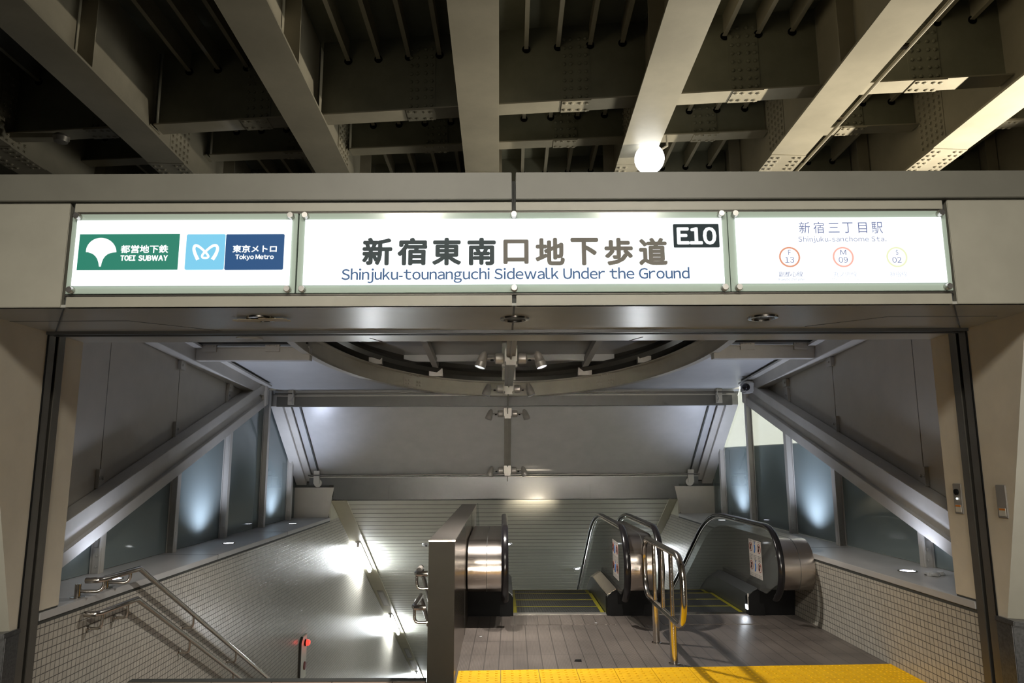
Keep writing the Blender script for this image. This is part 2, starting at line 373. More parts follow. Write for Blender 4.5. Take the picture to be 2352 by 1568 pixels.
# cross beams between girders: first row deep, second row shallower, third behind it
rows = [('nearest', 9.47, -.105, 6.60, .30), ('middle', 11.45, -.085, 7.03, .26), ('farthest', 13.65, -.085, 7.0, .26)]
for rn, yc, sl, zf, fw in rows:
    for i in range(len(GX)-1):
        xa, xb = GX[i]+.02, GX[i+1]-.02; xm = (xa+xb)/2
        ya, yb = yc+sl*xa, yc+sl*xb; ym = yc+sl*xm
        side = ['at the far left', 'second from the left', 'left of the middle', 'over the fascia joint', 'right of the floodlit girder', 'at the right above the conduit', 'at the far right'][i]
        g = thing('cross_beam', f'{rn} steel cross beam between girders, {side}', 'beam', (xm, ym, zf), rn+' row of cross beams', TB, 'thing')
        def slab(z0, z1, h): return ([(xa, ya-h, z0), (xb, yb-h, z0), (xb, yb+h, z0), (xa, ya+h, z0)], [(xa, ya-h, z1), (xb, yb-h, z1), (xb, yb+h, z1), (xa, ya+h, z1)])
        MB(TB).hexa(*slab(zf, zf+.02, fw/2)).build('bottom_flange', 'bridge', g)
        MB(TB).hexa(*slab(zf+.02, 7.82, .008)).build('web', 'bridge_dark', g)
        if rn == 'farthest': continue
        s = MB(TB); c = xm+.15 if i > 2 else xm+.3; ys = yc+sl*c
        s.hexa([(c-.2, ys+.02-fw/2, zf-.014), (c+.2, ys-.02-fw/2, zf-.014), (c+.2, ys-.02+fw/2, zf-.014), (c-.2, ys+.02+fw/2, zf-.014)],
               [(c-.2, ys+.02-fw/2, zf), (c+.2, ys-.02-fw/2, zf), (c+.2, ys-.02+fw/2, zf), (c-.2, ys+.02+fw/2, zf)])
        for a in (-.15, -.06, .06, .15):
            for b in (-.09, .09): s.bolt((c+a, ys+b, zf-.014), (0, 0, -1), .023, .02)
        s.build('splice_plate', 'bridge', g)
        s = MB(TB); s.hexa([(c-.2, ys+.0, zf+.06), (c+.2, ys-.04, zf+.06), (c+.2, ys-.02, zf+.06), (c-.2, ys+.02, zf+.06)], [(c-.2, ys+.0, 7.72), (c+.2, ys-.04, 7.72), (c+.2, ys-.02, 7.72), (c-.2, ys+.02, 7.72)])
        for a in (-.15, -.06, .06, .15):
            for b in range(int((7.62-zf)/.125)): s.bolt((c+a, ys-.015-a*.1, zf+.12+b*.125), (0, -1, 0), .024, .026)
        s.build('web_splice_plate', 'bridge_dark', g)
# deck ribs, four to a bay, with the rounded cope holes they pass through
for i in range(len(GX)-1):
    xm = (GX[i]+GX[i+1])/2+(.14 if i > 2 else -.12)
    for k in range(4):
        x = xm+(k-1.5)*.45
        rb = MB(TB); rb.box(x-.008, x+.008, -5, 17, 7.50, 7.82); rb.box(x-.03, x+.03, -5, 17, 7.492, 7.506)
        rb.build('deck_rib', 'bridge', deck)
        cp = MB(TB)
        for rn, yc, sl, zf, fw in rows:
            cp.lathe([(.06, 0), (.06, .004)], (x, yc+sl*x-.020, 7.49), (0, -1, 0), 14)
        cp.build('cope_hole', 'black', deck)
# floodlight under its girder
fl = thing('floodlight', 'glaring white floodlight fixed under a bridge girder', 'lamp', (2.05, 10.1, 6.17), None, TB)
MB(TB).box(1.93, 2.17, 10.08, 10.34, 6.06, 6.28).build('housing', 'spotgrey', fl, .015)
MB(TB).lathe([(.02, 0), (.21, .005), (.22, .05), (.20, .09), (.13, .13), (.02, .15)], (2.05, 10.09, 6.14), (-.12, -1, -.45), 24).build('lens', emit('floodlight_lens', (.95, .98, 1), 5), fl)
MB(TB).tube([(2.12, 10.2, 6.26), (2.35, 10.2, 6.40), (2.35, 10.2, 6.56)], .018, 8).build('bracket', 'bridge', fl)
# conduit along the lit girder
cd = thing('conduit', 'thin grey conduit clipped along the edge of a lit bridge girder', 'pipe', (4.53, 6, 6.4), None, TB)
MB(TB).tube([(4.60, 2, 6.345), (4.60, 8.6, 6.345), (4.595, 9.4, 6.335), (4.60, 11.2, 6.34), (4.60, 16, 6.345)], .022, 8).build('pipe', 'bridge', cd)
for yy in (6.0, 7.6, 9.3, 10.6, 11.8): MB(TB).box(4.45, 4.64, yy, yy+.06, 6.332, 6.372).build('clip', 'steel_x', cd)
# small camera high up at the dark left
kc = thing('surveillance_camera', 'small camera hanging among the dark girders at the upper left', 'camera', (-6.7, 10.0, 6.5), None, TB)
MB(TB).lathe([(.02, 0), (.09, .02), (.11, .09), (.09, .13)], (-6.6, 9.9, 6.33), (0, 0, 1), 18).build('dome', 'spotgrey', kc)
MB(TB).box(-7.40, -6.6, 9.95, 10.1, 6.45, 6.52).build('arm', 'bridge', kc)

# ================================================================== FACADE OF THE ENTRANCE
YF = 3.95; ZS = 2.48
def fz(z): return 1.62+(z-1.62)*.9587
def fu(x): return x*.9587+.055
JL, JR, JC = fu(-2.631), fu(2.598), fu(.014)
ZT, ZB, ZD, ZST, ZSB, ZDB = fz(3.329), fz(3.160), fz(3.098), fz(3.086), fz(2.592), fz(2.580)
# backing box
struct(MB().box(-5.2, 5.2, YF+.03, 5.13, ZS+.012, ZT-.03).build('wall_front', 'gap'), 'dark structure behind the facade panels', 'wall')
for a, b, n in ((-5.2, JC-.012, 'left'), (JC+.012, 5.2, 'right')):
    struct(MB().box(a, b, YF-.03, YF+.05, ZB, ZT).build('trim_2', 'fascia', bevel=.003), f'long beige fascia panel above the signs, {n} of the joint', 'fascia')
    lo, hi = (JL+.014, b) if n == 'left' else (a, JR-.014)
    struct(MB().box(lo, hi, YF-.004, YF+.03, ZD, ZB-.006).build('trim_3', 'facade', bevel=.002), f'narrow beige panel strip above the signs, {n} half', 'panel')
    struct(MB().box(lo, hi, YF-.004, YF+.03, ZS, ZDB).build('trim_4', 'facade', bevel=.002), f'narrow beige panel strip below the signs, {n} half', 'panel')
for a, b, n in ((-5.2, JL-.012, 'left'), (JR+.012, 5.2, 'right')):
    struct(MB().box(a, b, YF-.004, YF+.03, ZS, ZB-.004).build('trim_5', 'facade', bevel=.003), f'plain beige facade panel beside the {n} sign', 'panel')
struct(MB().box(JL, JR, YF-.002, YF+.03, ZST, ZD-.004).build('trim_6', 'dark'), 'dark metal strip along the top of the signs', 'trim')
struct(MB().box(JL, JR, YF-.002, YF+.03, ZDB+.003, ZSB).build('trim_7', 'dark'), 'dark metal strip along the bottom of the signs', 'trim')
# soffit, shutter slot, inner soffit
struct(MB().box(-3.7, 3.7, YF, 4.70, ZS, ZS+.015).build('ceiling', 'soffit'), 'beige metal soffit under the sign fascia', 'ceiling')
struct(MB().box(-3.06, 3.13, 4.80, 5.13, ZS-.004, ZS+.012).build('ceiling', 'soffit'), 'narrow inner soffit strip behind the shutter slot', 'ceiling')
M['slot_dark'] = paint('slot_black_metal', (.02, .019, .017), .35)
sl = thing('shutter_slot', 'dark roller shutter slot across the top of the opening', 'shutter', (0, 4.75, ZS))
MB().box(-3.06, 3.13, 4.70, 4.725, ZS-.02, ZS+.01).build('front_lip', 'slot_dark', sl)
MB().box(-3.06, 3.13, 4.745, 4.765, ZS-.010, ZS+.01).build('shutter_bar', 'rail', sl)
MB().box(-3.06, 3.13, 4.78, 4.80, ZS-.02, ZS+.01).build('rear_lip', 'slot_dark', sl)
# panel joints on the soffit
for n, pts in (('left', [(-3.04, 4.34), (-2.30, 4.34), (-1.86, 4.70)]), ('right', [(3.02, 4.30), (2.36, 4.30), (1.98, 4.62)])):
    mb = MB()
    for p, q in zip(pts, pts[1:]): mb.beam((*p, ZS-.0005), (*q, ZS-.0005), .007, .003)
    struct(mb.build('trim_8', 'gap'), f'joint lines of the access hatch in the {n} end of the soffit', 'trim')
    x0 = JL if n == 'left' else JR
    struct(MB().beam((x0, YF+.01, ZS-.0005), (x0-(.5 if n == 'left' else -.5), 4.7, ZS-.0005), .008, .003).build('trim_8', 'gap'), f'diagonal joint line at the {n} end of the soffit', 'trim')
struct(MB().beam((JC, YF, ZS-.0005), (JC, 4.7, ZS-.0005), .012, .003).build('trim_9', 'gap'), 'joint across the middle of the soffit', 'trim')
for a, b in ((-.93, -.87), (.99, .92)):
    struct(MB().beam((a, 4.98, ZS-.005), (b, 5.13, ZS-.005), .008, .003).build('trim_9', 'gap'), f'short joint in the inner soffit strip, {"left" if a < 0 else "right"} of the light rail', 'trim')
def downlight(px, py, label, r=.088, y=None):
    u, Y = on_z(px, py, ZS)
    d = thing('downlight', label, 'lamp', (u, Y, ZS), 'recessed soffit downlights')
    MB().lathe([(r*.74, 0), (r*.78, -.012), (r, -.010), (r*1.03, 0)], (u, Y, ZS), n=28).build('trim_ring', 'polished', d)
    MB().lathe([(r*.02, -.003), (r*.74, -.003), (r*.74, .0)], (u, Y, ZS), n=28).build('lens', 'stone', d)
    return d, u, Y
downlight(1182, 731, 'round recessed downlight at the middle joint of the soffit')
downlight(1752, 728, 'round recessed downlight in the right half of the soffit')
d, u, Y = downlight(600, 730, 'taped-over recessed downlight in the left half of the soffit')
tp = MB(); random.seed(3)
for (a, b, c, e) in ((-.16, .02, .15, -.03), (-.13, -.03, .17, .03), (-.17, -.01, -.02, .05), (.0, -.05, .16, -.01)):
    tp.beam((u+a, Y+b, ZS-.016), (u+c, Y+e, ZS-.013), .045, .0015)
tp.build('tape', paint('yellowed_tape', (.40, .30, .12), .3), d)
o = MB().lathe([(.09, 0), (.09, -.006), (.082, -.009), (.02, -.009)], (on_z(571, 776, ZS-.004)[0], 4.98, ZS-.004), n=28).build('ceiling_plate', 'soffit')
tag(o, 'flat oval-looking round cover in the inner soffit strip at left', 'cover')

# ------------------------------------------------------------------ the three backlit signs
def sgn(px, py): return on_y(px, py, YF)
def signbox(label, l, r, il, ir):
    s = thing('sign_light_box', label, 'sign', ((l+r)/2, YF, ZSB), 'backlit signs over the entrance')
    MB().box(l, r, YF-.012, YF+.02, ZSB+.003, ZST-.003).build('glass_border', 'sign_glass', s, .002)
    zt, zb = fz(3.040), fz(2.642)
    MB().box(il, ir, YF-.024, YF-.0125, zb, zt).build('light_face', 'white_face', s)
    zz = (fz(3.063), fz(2.615)); xs = [l+.037, r-.037]
    if r-l > 2: xs.append(JC)
    for x in xs:
        for z in zz:
            MB().lathe([(.019, 0), (.019, .030), (.016, .036), (.004, .036)], (x, YF-.010, z), (0, -1, 0), 18).build('standoff_bolt', 'bolt', s)
    return s
YT = YF-.0245
def bx(a, b): (u0, z1), (u1, z0) = sgn(*a), sgn(*b); return (u0, z0, u1, z1)
def rrect(a, b, r=.012):
    u0, z0, u1, z1 = bx(a, b); p = []
    for cx, cz, t0 in ((u1-r, z1-r, 0), (u0+r, z1-r, 90), (u0+r, z0+r, 180), (u1-r, z0+r, 270)):
        for k in range(5): t = math.radians(t0+k*22.5); p.append((cx+r*math.cos(t), cz+r*math.sin(t)))
    return p
# left sign: subway operators
s1 = signbox('left backlit sign with the green and blue subway logos', fu(-2.619), fu(-1.274), fu(-2.582), fu(-1.307))
g = plate('logo_plate', rrect((190, 541), (412, 622), .001), 'green', YT, s1); g['label'] = 'green logo plate'
zm = Matrix
def q7(x, y): return sgn(160+x/4.523, 480+y/4.523)
fan = []
for k in range(25):
    t = PI*k/24; fan.append((355+157*math.cos(t), 462-148*math.sin(t)))
fan += [(478, 465), (446, 472), (418, 485), (394, 505), (374, 533), (360, 570), (350, 611), (333, 611), (327, 570), (315, 533), (297, 505), (275, 485), (249, 472), (222, 465)]
plate('emblem', [q7(*p) for p in fan], 'film_white', YT-.0021, g)
text('lettering', '都営地下鉄', 'film_white', bx((284, 566), (391, 584)), YT-.0025, g, .03)
for t_, a, b in (('TOEI', 283, 316.5), ('SUBWAY', 324, 390)): text('lettering', t_, 'film_white', bx((a, 589), (b, 602)), YT-.0025, g, .06, .14)
c = plate('logo_plate', rrect((434, 541), (517.5, 622), .010), 'cyan', YT, s1); c['label'] = 'light blue logo plate'
def stroke(pts, w, n=8):     # smooth ribbon through points
    P = [Vector((p[0], p[1])) for p in pts]; out = []
    for i in range(len(P)-1):
        p0, p1, p2, p3 = P[max(i-1, 0)], P[i], P[i+1], P[min(i+2, len(P)-1)]
        for k in range(n):
            t = k/n; out.append(.5*((2*p1)+(p2-p0)*t+(2*p0-5*p1+4*p2-p3)*t*t+(3*p1-p0-3*p2+p3)*t**3))
    out.append(P[-1]); L = []; N = len(out)
    for i in range(N):
        d = (out[min(i+1, N-1)]-out[max(i-1, 0)]).normalized(); nn = Vector((-d.y, d.x))
        f = i/(N-1); ww = w(f) if callable(w) else w
        L.append((out[i]+nn*ww/2, out[i]-nn*ww/2))
    return L
heart = [(1352, 540), (1325, 480), (1312, 430), (1322, 398), (1345, 395), (1375, 412), (1410, 442), (1445, 478), (1462, 505), (1448, 519), (1425, 521), (1402, 517), (1396, 500), (1412, 474), (1448, 440), (1482, 412), (1515, 394), (1545, 396), (1556, 428), (1538, 482), (1503, 538)]
L = stroke(heart, lambda f: 38-16*math.sin(PI*f)**.8)
mb = MB()
pairs = [(q7(*a), q7(*b)) for a, b in L]
vs = []
for a, b in pairs: vs += [(a[0], YT-.003, a[1]), (b[0], YT-.003, b[1])]
mb.add(vs, [(2*i, 2*i+1, 2*i+3, 2*i+2) for i in range(len(pairs)-1)])
mb.build('emblem', 'film_white', c)
nv = plate('logo_plate', rrect((524, 541), (653, 622), .008), 'navy', YT, s1); nv['label'] = 'navy logo plate'
text('lettering', '東京メトロ', 'film_white', bx((539, 566), (639, 583)), YT-.0025, nv, .03)
text('lettering', 'Tokyo Metro', 'film_white', bx((545, 587), (632, 601)), YT-.0025, nv, .03)
# middle sign
s2 = signbox('wide middle backlit sign with the large station passage name and exit number', fu(-1.265), fu(1.284), fu(-1.226), fu(1.248))
chars = '新宿東南口地下歩道'
xr = [(835, 902), (915, 982), (994, 1060), (1074, 1139), (1156, 1214), (1229, 1297), (1309, 1374), (1386, 1453), (1464, 1532)]
for i, (ch, (a, b)) in enumerate(zip(chars, xr)):
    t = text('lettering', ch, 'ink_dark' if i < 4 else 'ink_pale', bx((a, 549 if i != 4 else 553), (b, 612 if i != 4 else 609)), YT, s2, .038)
text('lettering', 'Shinjuku-tounanguchi Sidewalk Under the Ground', 'ink_blue', bx((787, 619), (1582, 650)), YT, s2, .014)
e = plate('exit_number_plate', rrect((1543, 518), (1650, 571), .006), 'e_plate', YT, s2)
text('lettering', 'E10', 'film_white', bx((1551, 525), (1643, 565)), YT-.0025, e, .045)
# right sign
s3 = signbox('right backlit sign with the washed-out station name and three line rings', fu(1.289), fu(2.590), fu(1.331), fu(2.554))
for ch, (a, b, t_, b_) in zip('新宿三丁目駅', [(1830, 1857, 513, 539), (1863, 1889, 513, 539), (1897, 1924, 515, 537), (1929, 1955, 514, 538), (1965, 1987, 514, 538), (1995, 2023, 513, 539)]):
    text('lettering', ch, 'ink_thin', bx((a, t_), (b, b_)), YT, s3, 0)
text('lettering', 'Shinjuku-sanchome Sta.', 'ink_thin', bx((1829, 546), (2031, 561)), YT, s3, 0, .16)
for (px, m, a, b, jp, en, ink, jx, ex) in ((1809.5, 'ring_brown', 'F', '13', '副都心線', 'Fukutoshin Line', 'ink_thin', (1785, 1840), (1785, 1843)),
        (1932, 'ring_red', 'M', '09', '丸ノ内線', 'Marunouchi Line', 'ink_faint', (1909, 1963), (1907, 1967)), (2054.5, 'ring_green', 'S', '02', '新宿線', 'Shinjuku Line', 'ink_faint', (2038, 2078), (2036, 2084))):
    cu, cz = sgn(px, 593); ro = .0595; ri = .050
    mb = MB(); n = 40
    vs = [(cu+r*math.cos(2*PI*k/n), y, cz+r*math.sin(2*PI*k/n)) for y in (YT, YT-.002) for r in (ro, ri) for k in range(n)]
    fs = []
    for k in range(n):
        j = (k+1) % n
        fs += [(k, j, n+j, n+k), (2*n+k, 2*n+j, 3*n+j, 3*n+k), (k, j, 2*n+j, 2*n+k), (n+k, n+j, 3*n+j, 3*n+k)]
    rg = mb.add(vs, fs).build('line_ring', m, s3)
    w1 = 7 if a == 'M' else 3.6
    text('lettering', a, 'ink_thin', bx((px-w1, 577), (px+w1, 588)), YT, rg, .01)
    text('lettering', b, 'ink_thin', bx((px-11, 593), (px+11, 606)), YT, rg, .005)
    text('lettering', jp, ink, bx((jx[0], 626), (jx[1], 638)), YT, s3)
    text('lettering', en, ink, bx((ex[0], 641), (ex[1], 646.5)), YT, s3)

# ------------------------------------------------------------------ jambs left and right: side wall, guide rail, inner reveal
for sd, u, lg in ((-1, -3.03, .65), (1, 3.10, .70)):
    n = 'left' if sd < 0 else 'right'
    o_ = lambda d: u+sd*d
    # outer side wall with a leaning front edge, then the pillar face that turns towards the street
    y_b, y_t = (4.645, 4.13) if sd < 0 else (4.63, 4.17)
    zb = .60 if sd < 0 else .655
    w1 = [(4.725, zb), (4.725, ZS), (y_t, ZS), (y_b, zb)]
    struct(MB().prism(w1, 0, min(u, o_(.05)), max(u, o_(.05))).build('wall_'+n, 'jamb'), f'beige outer side panel of the {n} jamb in front of the guide rail', 'wall')
    struct(MB().add([(u, y_b, zb), (u, y_t, ZS), (o_(1.6), 3.90, ZS), (o_(1.6), 3.95, zb)], [(0, 1, 2, 3)]).build('pillar_face', 'facade'), f'lighter front face of the {n} pillar turning to the street', 'pillar')
    bs = MB().prism([(u-sd*.012, 4.725), (u-sd*.012, y_b-.05), (o_(1.6), 3.85), (o_(1.6), 4.725)], 2, 0, zb-.02)
    bs.prism([(u-sd*.02, 4.725 if sd > 0 else 4.725), (u-sd*.02, y_b-.08), (o_(1.6), 3.80), (o_(1.6), 4.725)], 2, zb-.03, zb)
    struct(bs.build('baseboard_'+n, 'stone', bevel=.004), f'dark granite base of the {n} pillar', 'baseboard')
    gr = thing('guide_rail', f'dark shutter guide rail up the {n} jamb', 'rail', (u, 4.82, 0), 'shutter guide rails')
    MB().box(min(u-sd*.006, o_(.06)), max(u-sd*.006, o_(.06)), 4.725, 4.80, 0, ZS).build('front_flange', 'rail', gr, .002)
    MB().box(min(u-sd*.006, o_(.06)), max(u-sd*.006, o_(.06)), 4.835, 4.91, 0, ZS).build('rear_flange', 'rail', gr, .002)
    MB().box(min(o_(.05), o_(.09)), max(o_(.05), o_(.09)), 4.79, 4.845, 0, ZS).build('slot', 'black', gr)
    MB().box(min(u-sd*.008, o_(.02)), max(u-sd*.008, o_(.02)), 4.715, 4.724, 0, ZS).build('edge_seal', 'black', gr)
    struct(MB().box(min(u, o_(.75)), max(u, o_(.75)), 4.915, 5.13, lg+.012, ZS).build('wall_'+n, 'jamb', bevel=.003), f'beige inner reveal of the {n} jamb behind the guide rail', 'wall')
    struct(MB().box(min(u+sd*.004, o_(.6)), max(u+sd*.004, o_(.6)), 4.92, 5.125, lg, lg+.012).build('trim_10', 'gap'), f'dark joint under the {n} inner reveal', 'trim')
for nm, uu, Y, zc, key in (('switch_panel', 3.10, 4.99, 1.355, True), ('switch_panel', 3.10, 4.555, 1.36, False)):
    lab = 'shutter key switch plate on the right inner reveal' if key else 'blank metal switch plate on the right outer jamb panel'
    s = thing('switch_panel', lab, 'switch', (uu, Y, zc), 'switch plates on the right jamb')
    MB().box(uu-.008, uu, Y-.045, Y+.045, zc-.10, zc+.10).build('cover_plate', 'spotgrey', s, .003)
    MB().box(uu-.010, uu-.0075, Y-.030, Y+.030, zc-.088, zc-.040).build('notice', paint('notice_paper', (.5, .48, .42), .6), s)
    MB().box(uu-.0105, uu-.0095, Y-.028, Y+.028, zc-.054, zc-.042).build('orange_band', paint('orange_print', (.55, .18, .02), .6), s)
    if key:
        MB().lathe([(.020, 0), (.020, .012), (.012, .016), (.003, .016)], (uu-.008, Y, zc+.045), (-1, 0, 0), 16).build('key_cylinder', 'black', s)
        MB().lathe([(.007, 0), (.007, .008), (.002, .010)], (uu-.008, Y, zc+.0), (-1, 0, 0), 12).build('pilot_lamp', 'film_white', s)

# ================================================================== INSIDE: LEDGES, TILED WALLS, GLASS SIDES
GL, GR_ = -3.66, 3.73          # glass planes
def roof_z(y): return 2.72+(11.25-y)*.075 if y < 11.25 else 2.72-(y-11.25)*.79
MY = {-1: [6.64, 8.10, 9.57, 11.08, 12.45], 1: [6.46, 8.06, 9.36, 10.80, 12.22]}
APEX = {-1: 10.6, 1: 10.55}
def diag(sd, y): z0 = 1.11 if sd < 0 else 1.17; return z0+(y-6.28)*(2.61-z0)/(APEX[sd]-6.28)      # centre line of the diagonal beam
def far_edge(sd, y): return roof_z(y)-.004
for sd, u, lg, g in ((-1, -3.03, .65, GL), (1, 3.10, .70, GR_)):
    n = 'left' if sd < 0 else 'right'
    o_ = lambda d: u+sd*d
    lo = lambda a, b: (min(a, b), max(a, b))
    # tiled wall, dark line, ledge
    if sd < 0: w_ = [(4.92, lg-.075), (4.92, -.2), (5.7, -.2), (5.9, -9), (30, -17), (30, -7.54), (12.96, .965), (12.95, lg-.075)]
    else: w_ = [(4.92, lg-.075), (4.92, -.2), (8.6, -.2), (30, -17), (30, -7.54), (12.96, .965), (12.95, lg-.075)]
    struct(MB().prism(w_, 0, *lo(u, o_(.3))).build('wall_'+n, 'tile'), f'white mosaic tiled wall on the {n} of the passage', 'wall')
    struct(MB().box(*lo(u+sd*.004, o_(.3)), 4.92, 12.95, lg-.075, lg-.05).build('trim_11', 'gap'), f'dark line under the {n} ledge', 'trim')
    struct(MB().box(*lo(u-sd*.008, g+sd*.05), 4.92, 12.95, lg-.05, lg).build('sill_'+n, 'ledge', bevel=.003), f'pale stone ledge along the {n} glass wall', 'ledge')
    for y in (7.9, 10.4):
        struct(MB().box(*lo(u-sd*.009, g), y, y+.006, lg-.048, lg+.0006).build('trim_12', 'gap'), f'joint across the {n} ledge, {"nearer" if y < 9 else "farther"} one', 'trim')
    # upper opaque wall panels with open joints, behind the diagonal beam
    ys = [5.13]+[y for y in MY[sd] if y < APEX[sd]-.4]+[APEX[sd]+.1]
    names = ['nearest', 'second', 'third', 'fourth', 'fifth']
    for i, (a, b) in enumerate(zip(ys, ys[1:])):
        a += .007; b -= .007
        p = [(a, diag(sd, a)-.05), (b, diag(sd, b)-.05), (b, roof_z(b)+.05), (a, roof_z(a)+.05)]
        struct(MB().prism(p, 0, *lo(g, g+sd*.04)).build('wall_'+n, 'panel'), f'{names[i]} grey panel of the {n} wall above the diagonal beam', 'wall')
    struct(MB().prism([(5.13, 1.0), (APEX[sd]+.1, 2.5), (APEX[sd]+.1, 3.0), (5.13, 3.3)], 0, *lo(g+sd*.045, g+sd*.06)).build('wall_'+n, 'black'), f'dark backing behind the panels of the {n} wall', 'wall')
    # glass panes below the beam
    zg = lg+.004
    ys = [5.13]+MY[sd]+[12.95]
    for i, (a, b) in enumerate(zip(ys, ys[1:])):
        a += .012; b -= .012; top = []
        for y in sorted({a, b, min(max(APEX[sd], a), b), min(max(APEX[sd]+.004, a), b), min(max(11.25, a), b)}):
            top.append((y, max(zg+.01, diag(sd, y)) if y <= APEX[sd] else far_edge(sd, y)))
        p = [(a, zg), (b, zg)]+top[::-1]
        q = []
        for t in p:
            if not q or (abs(t[0]-q[-1][0])+abs(t[1]-q[-1][1])) > 1e-4: q.append(t)
        struct(MB().prism(q, 0, *lo(g, g+sd*.012)).build(f'window_{i+1 if sd < 0 else i+7}', 'frost'), f'{["nearest", "second", "third", "fourth", "fifth", "farthest"][i]} frosted glass pane on the {n} above the ledge', 'window')
    # posts between the panes
    for i, y in enumerate(MY[sd]):
        zt = (diag(sd, y)-.10) if y < APEX[sd] else far_edge(sd, y)-.02
        m = thing('window_post', f'{["nearest", "second", "third", "fourth", "farthest"][i]} slim steel post between the glass panes on the {n}', 'post', (g, y, lg), f'posts of the {n} glass wall', kind='structure')
        MB().box(*lo(g-sd*.002, g-sd*.075), y-.012, y+.012, lg, zt).build('fin', 'steel_paint', m, .002)
        MB().box(*lo(g-sd*.075, g-sd*.085), y-.045, y+.045, lg, zt).build('flange', 'steel_paint', m, .002)
        MB().box(*lo(g-sd*.002, g-sd*.012), y-.04, y+.04, lg, zt).build('glazing_bead', 'steel_paint', m)
        b = MB().box(*lo(g-sd*.01, g-sd*.088), y-.020, y-.012, lg, lg+.22)
        for z in (.06, .15): b.bolt((g-sd*.05, y-.02, lg+z), (0, -1, 0), .013, .012)
        b.build('base_plate', 'steel_paint', m)
        b = MB().box(*lo(g-sd*.01, g-sd*.088), y-.020, y-.012, zt-.14, zt)
        b.bolt((g-sd*.05, y-.02, zt-.06), (0, -1, 0), .013, .012)
        b.build('head_plate', 'steel_paint', m)
    # diagonal beam: two flanges and a recessed web
    A = APEX[sd]
    db = thing('diagonal_beam', f'steel diagonal beam sloping down the {n} side wall to the jamb', 'beam', (g, 6.0, .95), 'diagonal side beams', kind='thing')
    def bar(z0, z1, u0, u1, a=5.0, b=A):
        da, d2 = diag(sd, a), diag(sd, b)
        return MB().prism([(a, da+z0), (b, d2+z0), (b, d2+z1), (a, da+z1)], 0, *lo(g-sd*u0, g-sd*u1))
    bar(.055, .175, .01, .17).build('upper_chord', 'steel_paint', db, .004)
    bar(-.065, .055, .01, .13).build('web', 'steel_paint', db)
    bar(-.185, -.065, .01, .17).build('lower_chord', 'steel_paint', db, .004)
    bar(-.16, .16, .0, .20, A-.06, A+.02).build('end_plate', 'steel_paint', db, .003)
    # brackets that hold the panels along the beam
    for y in [y for y in MY[sd] if y < A-.4]:
        z = diag(sd, y)+.175
        b = MB().box(*lo(g-sd*.001, g-sd*.012), y-.065, y+.065, z-.02, z+.15)
        b.box(*lo(g-sd*.001, g-sd*.035), y-.070, y-.062, z-.02, z+.15)
        for q in (-.03, .03): b.bolt((g-sd*.012, y+q, z+.07), (-sd, 0, 0), .013, .016)
        b.build('panel_bracket', 'steel_paint', db)
    # roof edge beam, upper level, then the far one that drops to the end wall
    ue = thing('roof_edge_beam', f'{n} roof edge beam running back from the facade to the beam apex', 'beam', (g, 8, 2.8), 'roof edge beams', kind='thing')
    MB().prism([(5.13, roof_z(5.13)-.20), (A, roof_z(A)-.20), (A, roof_z(A)-.03), (5.13, roof_z(5.13)-.03)], 0, *lo(g-sd*.01, g-sd*.16)).build('beam_body', 'steel_paint', ue, .004)
    MB().prism([(5.13, roof_z(5.13)-.055), (A, roof_z(A)-.055), (A, roof_z(A)-.03), (5.13, roof_z(5.13)-.03)], 0, *lo(g-sd*.16, g-sd*.25)).build('flange', 'steel_paint', ue)
    for y in [y for y in MY[sd] if 7.8 < y < A]:
        b = MB().box(*lo(g-sd*.002, g-sd*.04), y-.06, y+.06, roof_z(y)-.30, roof_z(y)-.20)
        b.bolt((g-sd*.04, y-.02, roof_z(y)-.25), (-sd, 0, 0), .013, .012); b.build('panel_bracket', 'steel_paint', ue)
    fe = thing('roof_edge_beam', f'{n} sloping roof edge beam behind the apex, dropping to the end wall', 'beam', (g, 12, 2.0), 'roof edge beams', kind='thing')
    zz = lambda y: roof_z(y)
    MB().prism([(11.3, zz(11.3)-.20), (12.95, zz(12.95)-.17), (12.95, zz(12.95)), (11.3, zz(11.3)-.02)], 0, *lo(g-sd*.02, g-sd*.20)).build('beam_body', 'steel_paint', fe, .004)
    MB().prism([(11.3, zz(11.3)-.10), (12.95, zz(12.95)-.10), (12.95, zz(12.95)-.06), (11.3, zz(11.3)-.06)], 0, *lo(g-sd*.20, g-sd*.30)).build('flange', 'steel_paint', fe)
    MB().prism([(11.3, zz(11.3)-.06), (12.95, zz(12.95)-.06), (12.95, zz(12.95)-.04), (11.3, zz(11.3)-.04)], 0, *lo(g-sd*.42, g-sd*.44)).build('edge_trim', 'gap', fe)
    struct(MB().prism([(12.95, lg-.05), (12.95, .96), (13.0, .96), (13.0+(.96-lg+.05)/.5, lg-.05)], 0, *lo(u-sd*.006, u+sd*.02)).build('wall_'+n, 'cove'), f'plain beige wedge between the {n} ledge end and the tunnel ceiling', 'wall')
    # end wall closing the side bay
    struct(MB().add([(g, 12.93, lg), (u+sd*.03, 12.93, lg), (u-sd*.06, 12.93, 1.17), (g+sd*.02, 12.93, 1.17)], [(0, 1, 2, 3)]).build('wall_back', 'panel'), f'grey end panel closing the bay at the far end of the {n} ledge', 'wall')
    struct(MB().box(*lo(u+sd*.03, g), 12.94, 12.97, lg-.3, 1.25).build('wall_back', 'gap'), f'dark gap behind the {n} end panel', 'wall')

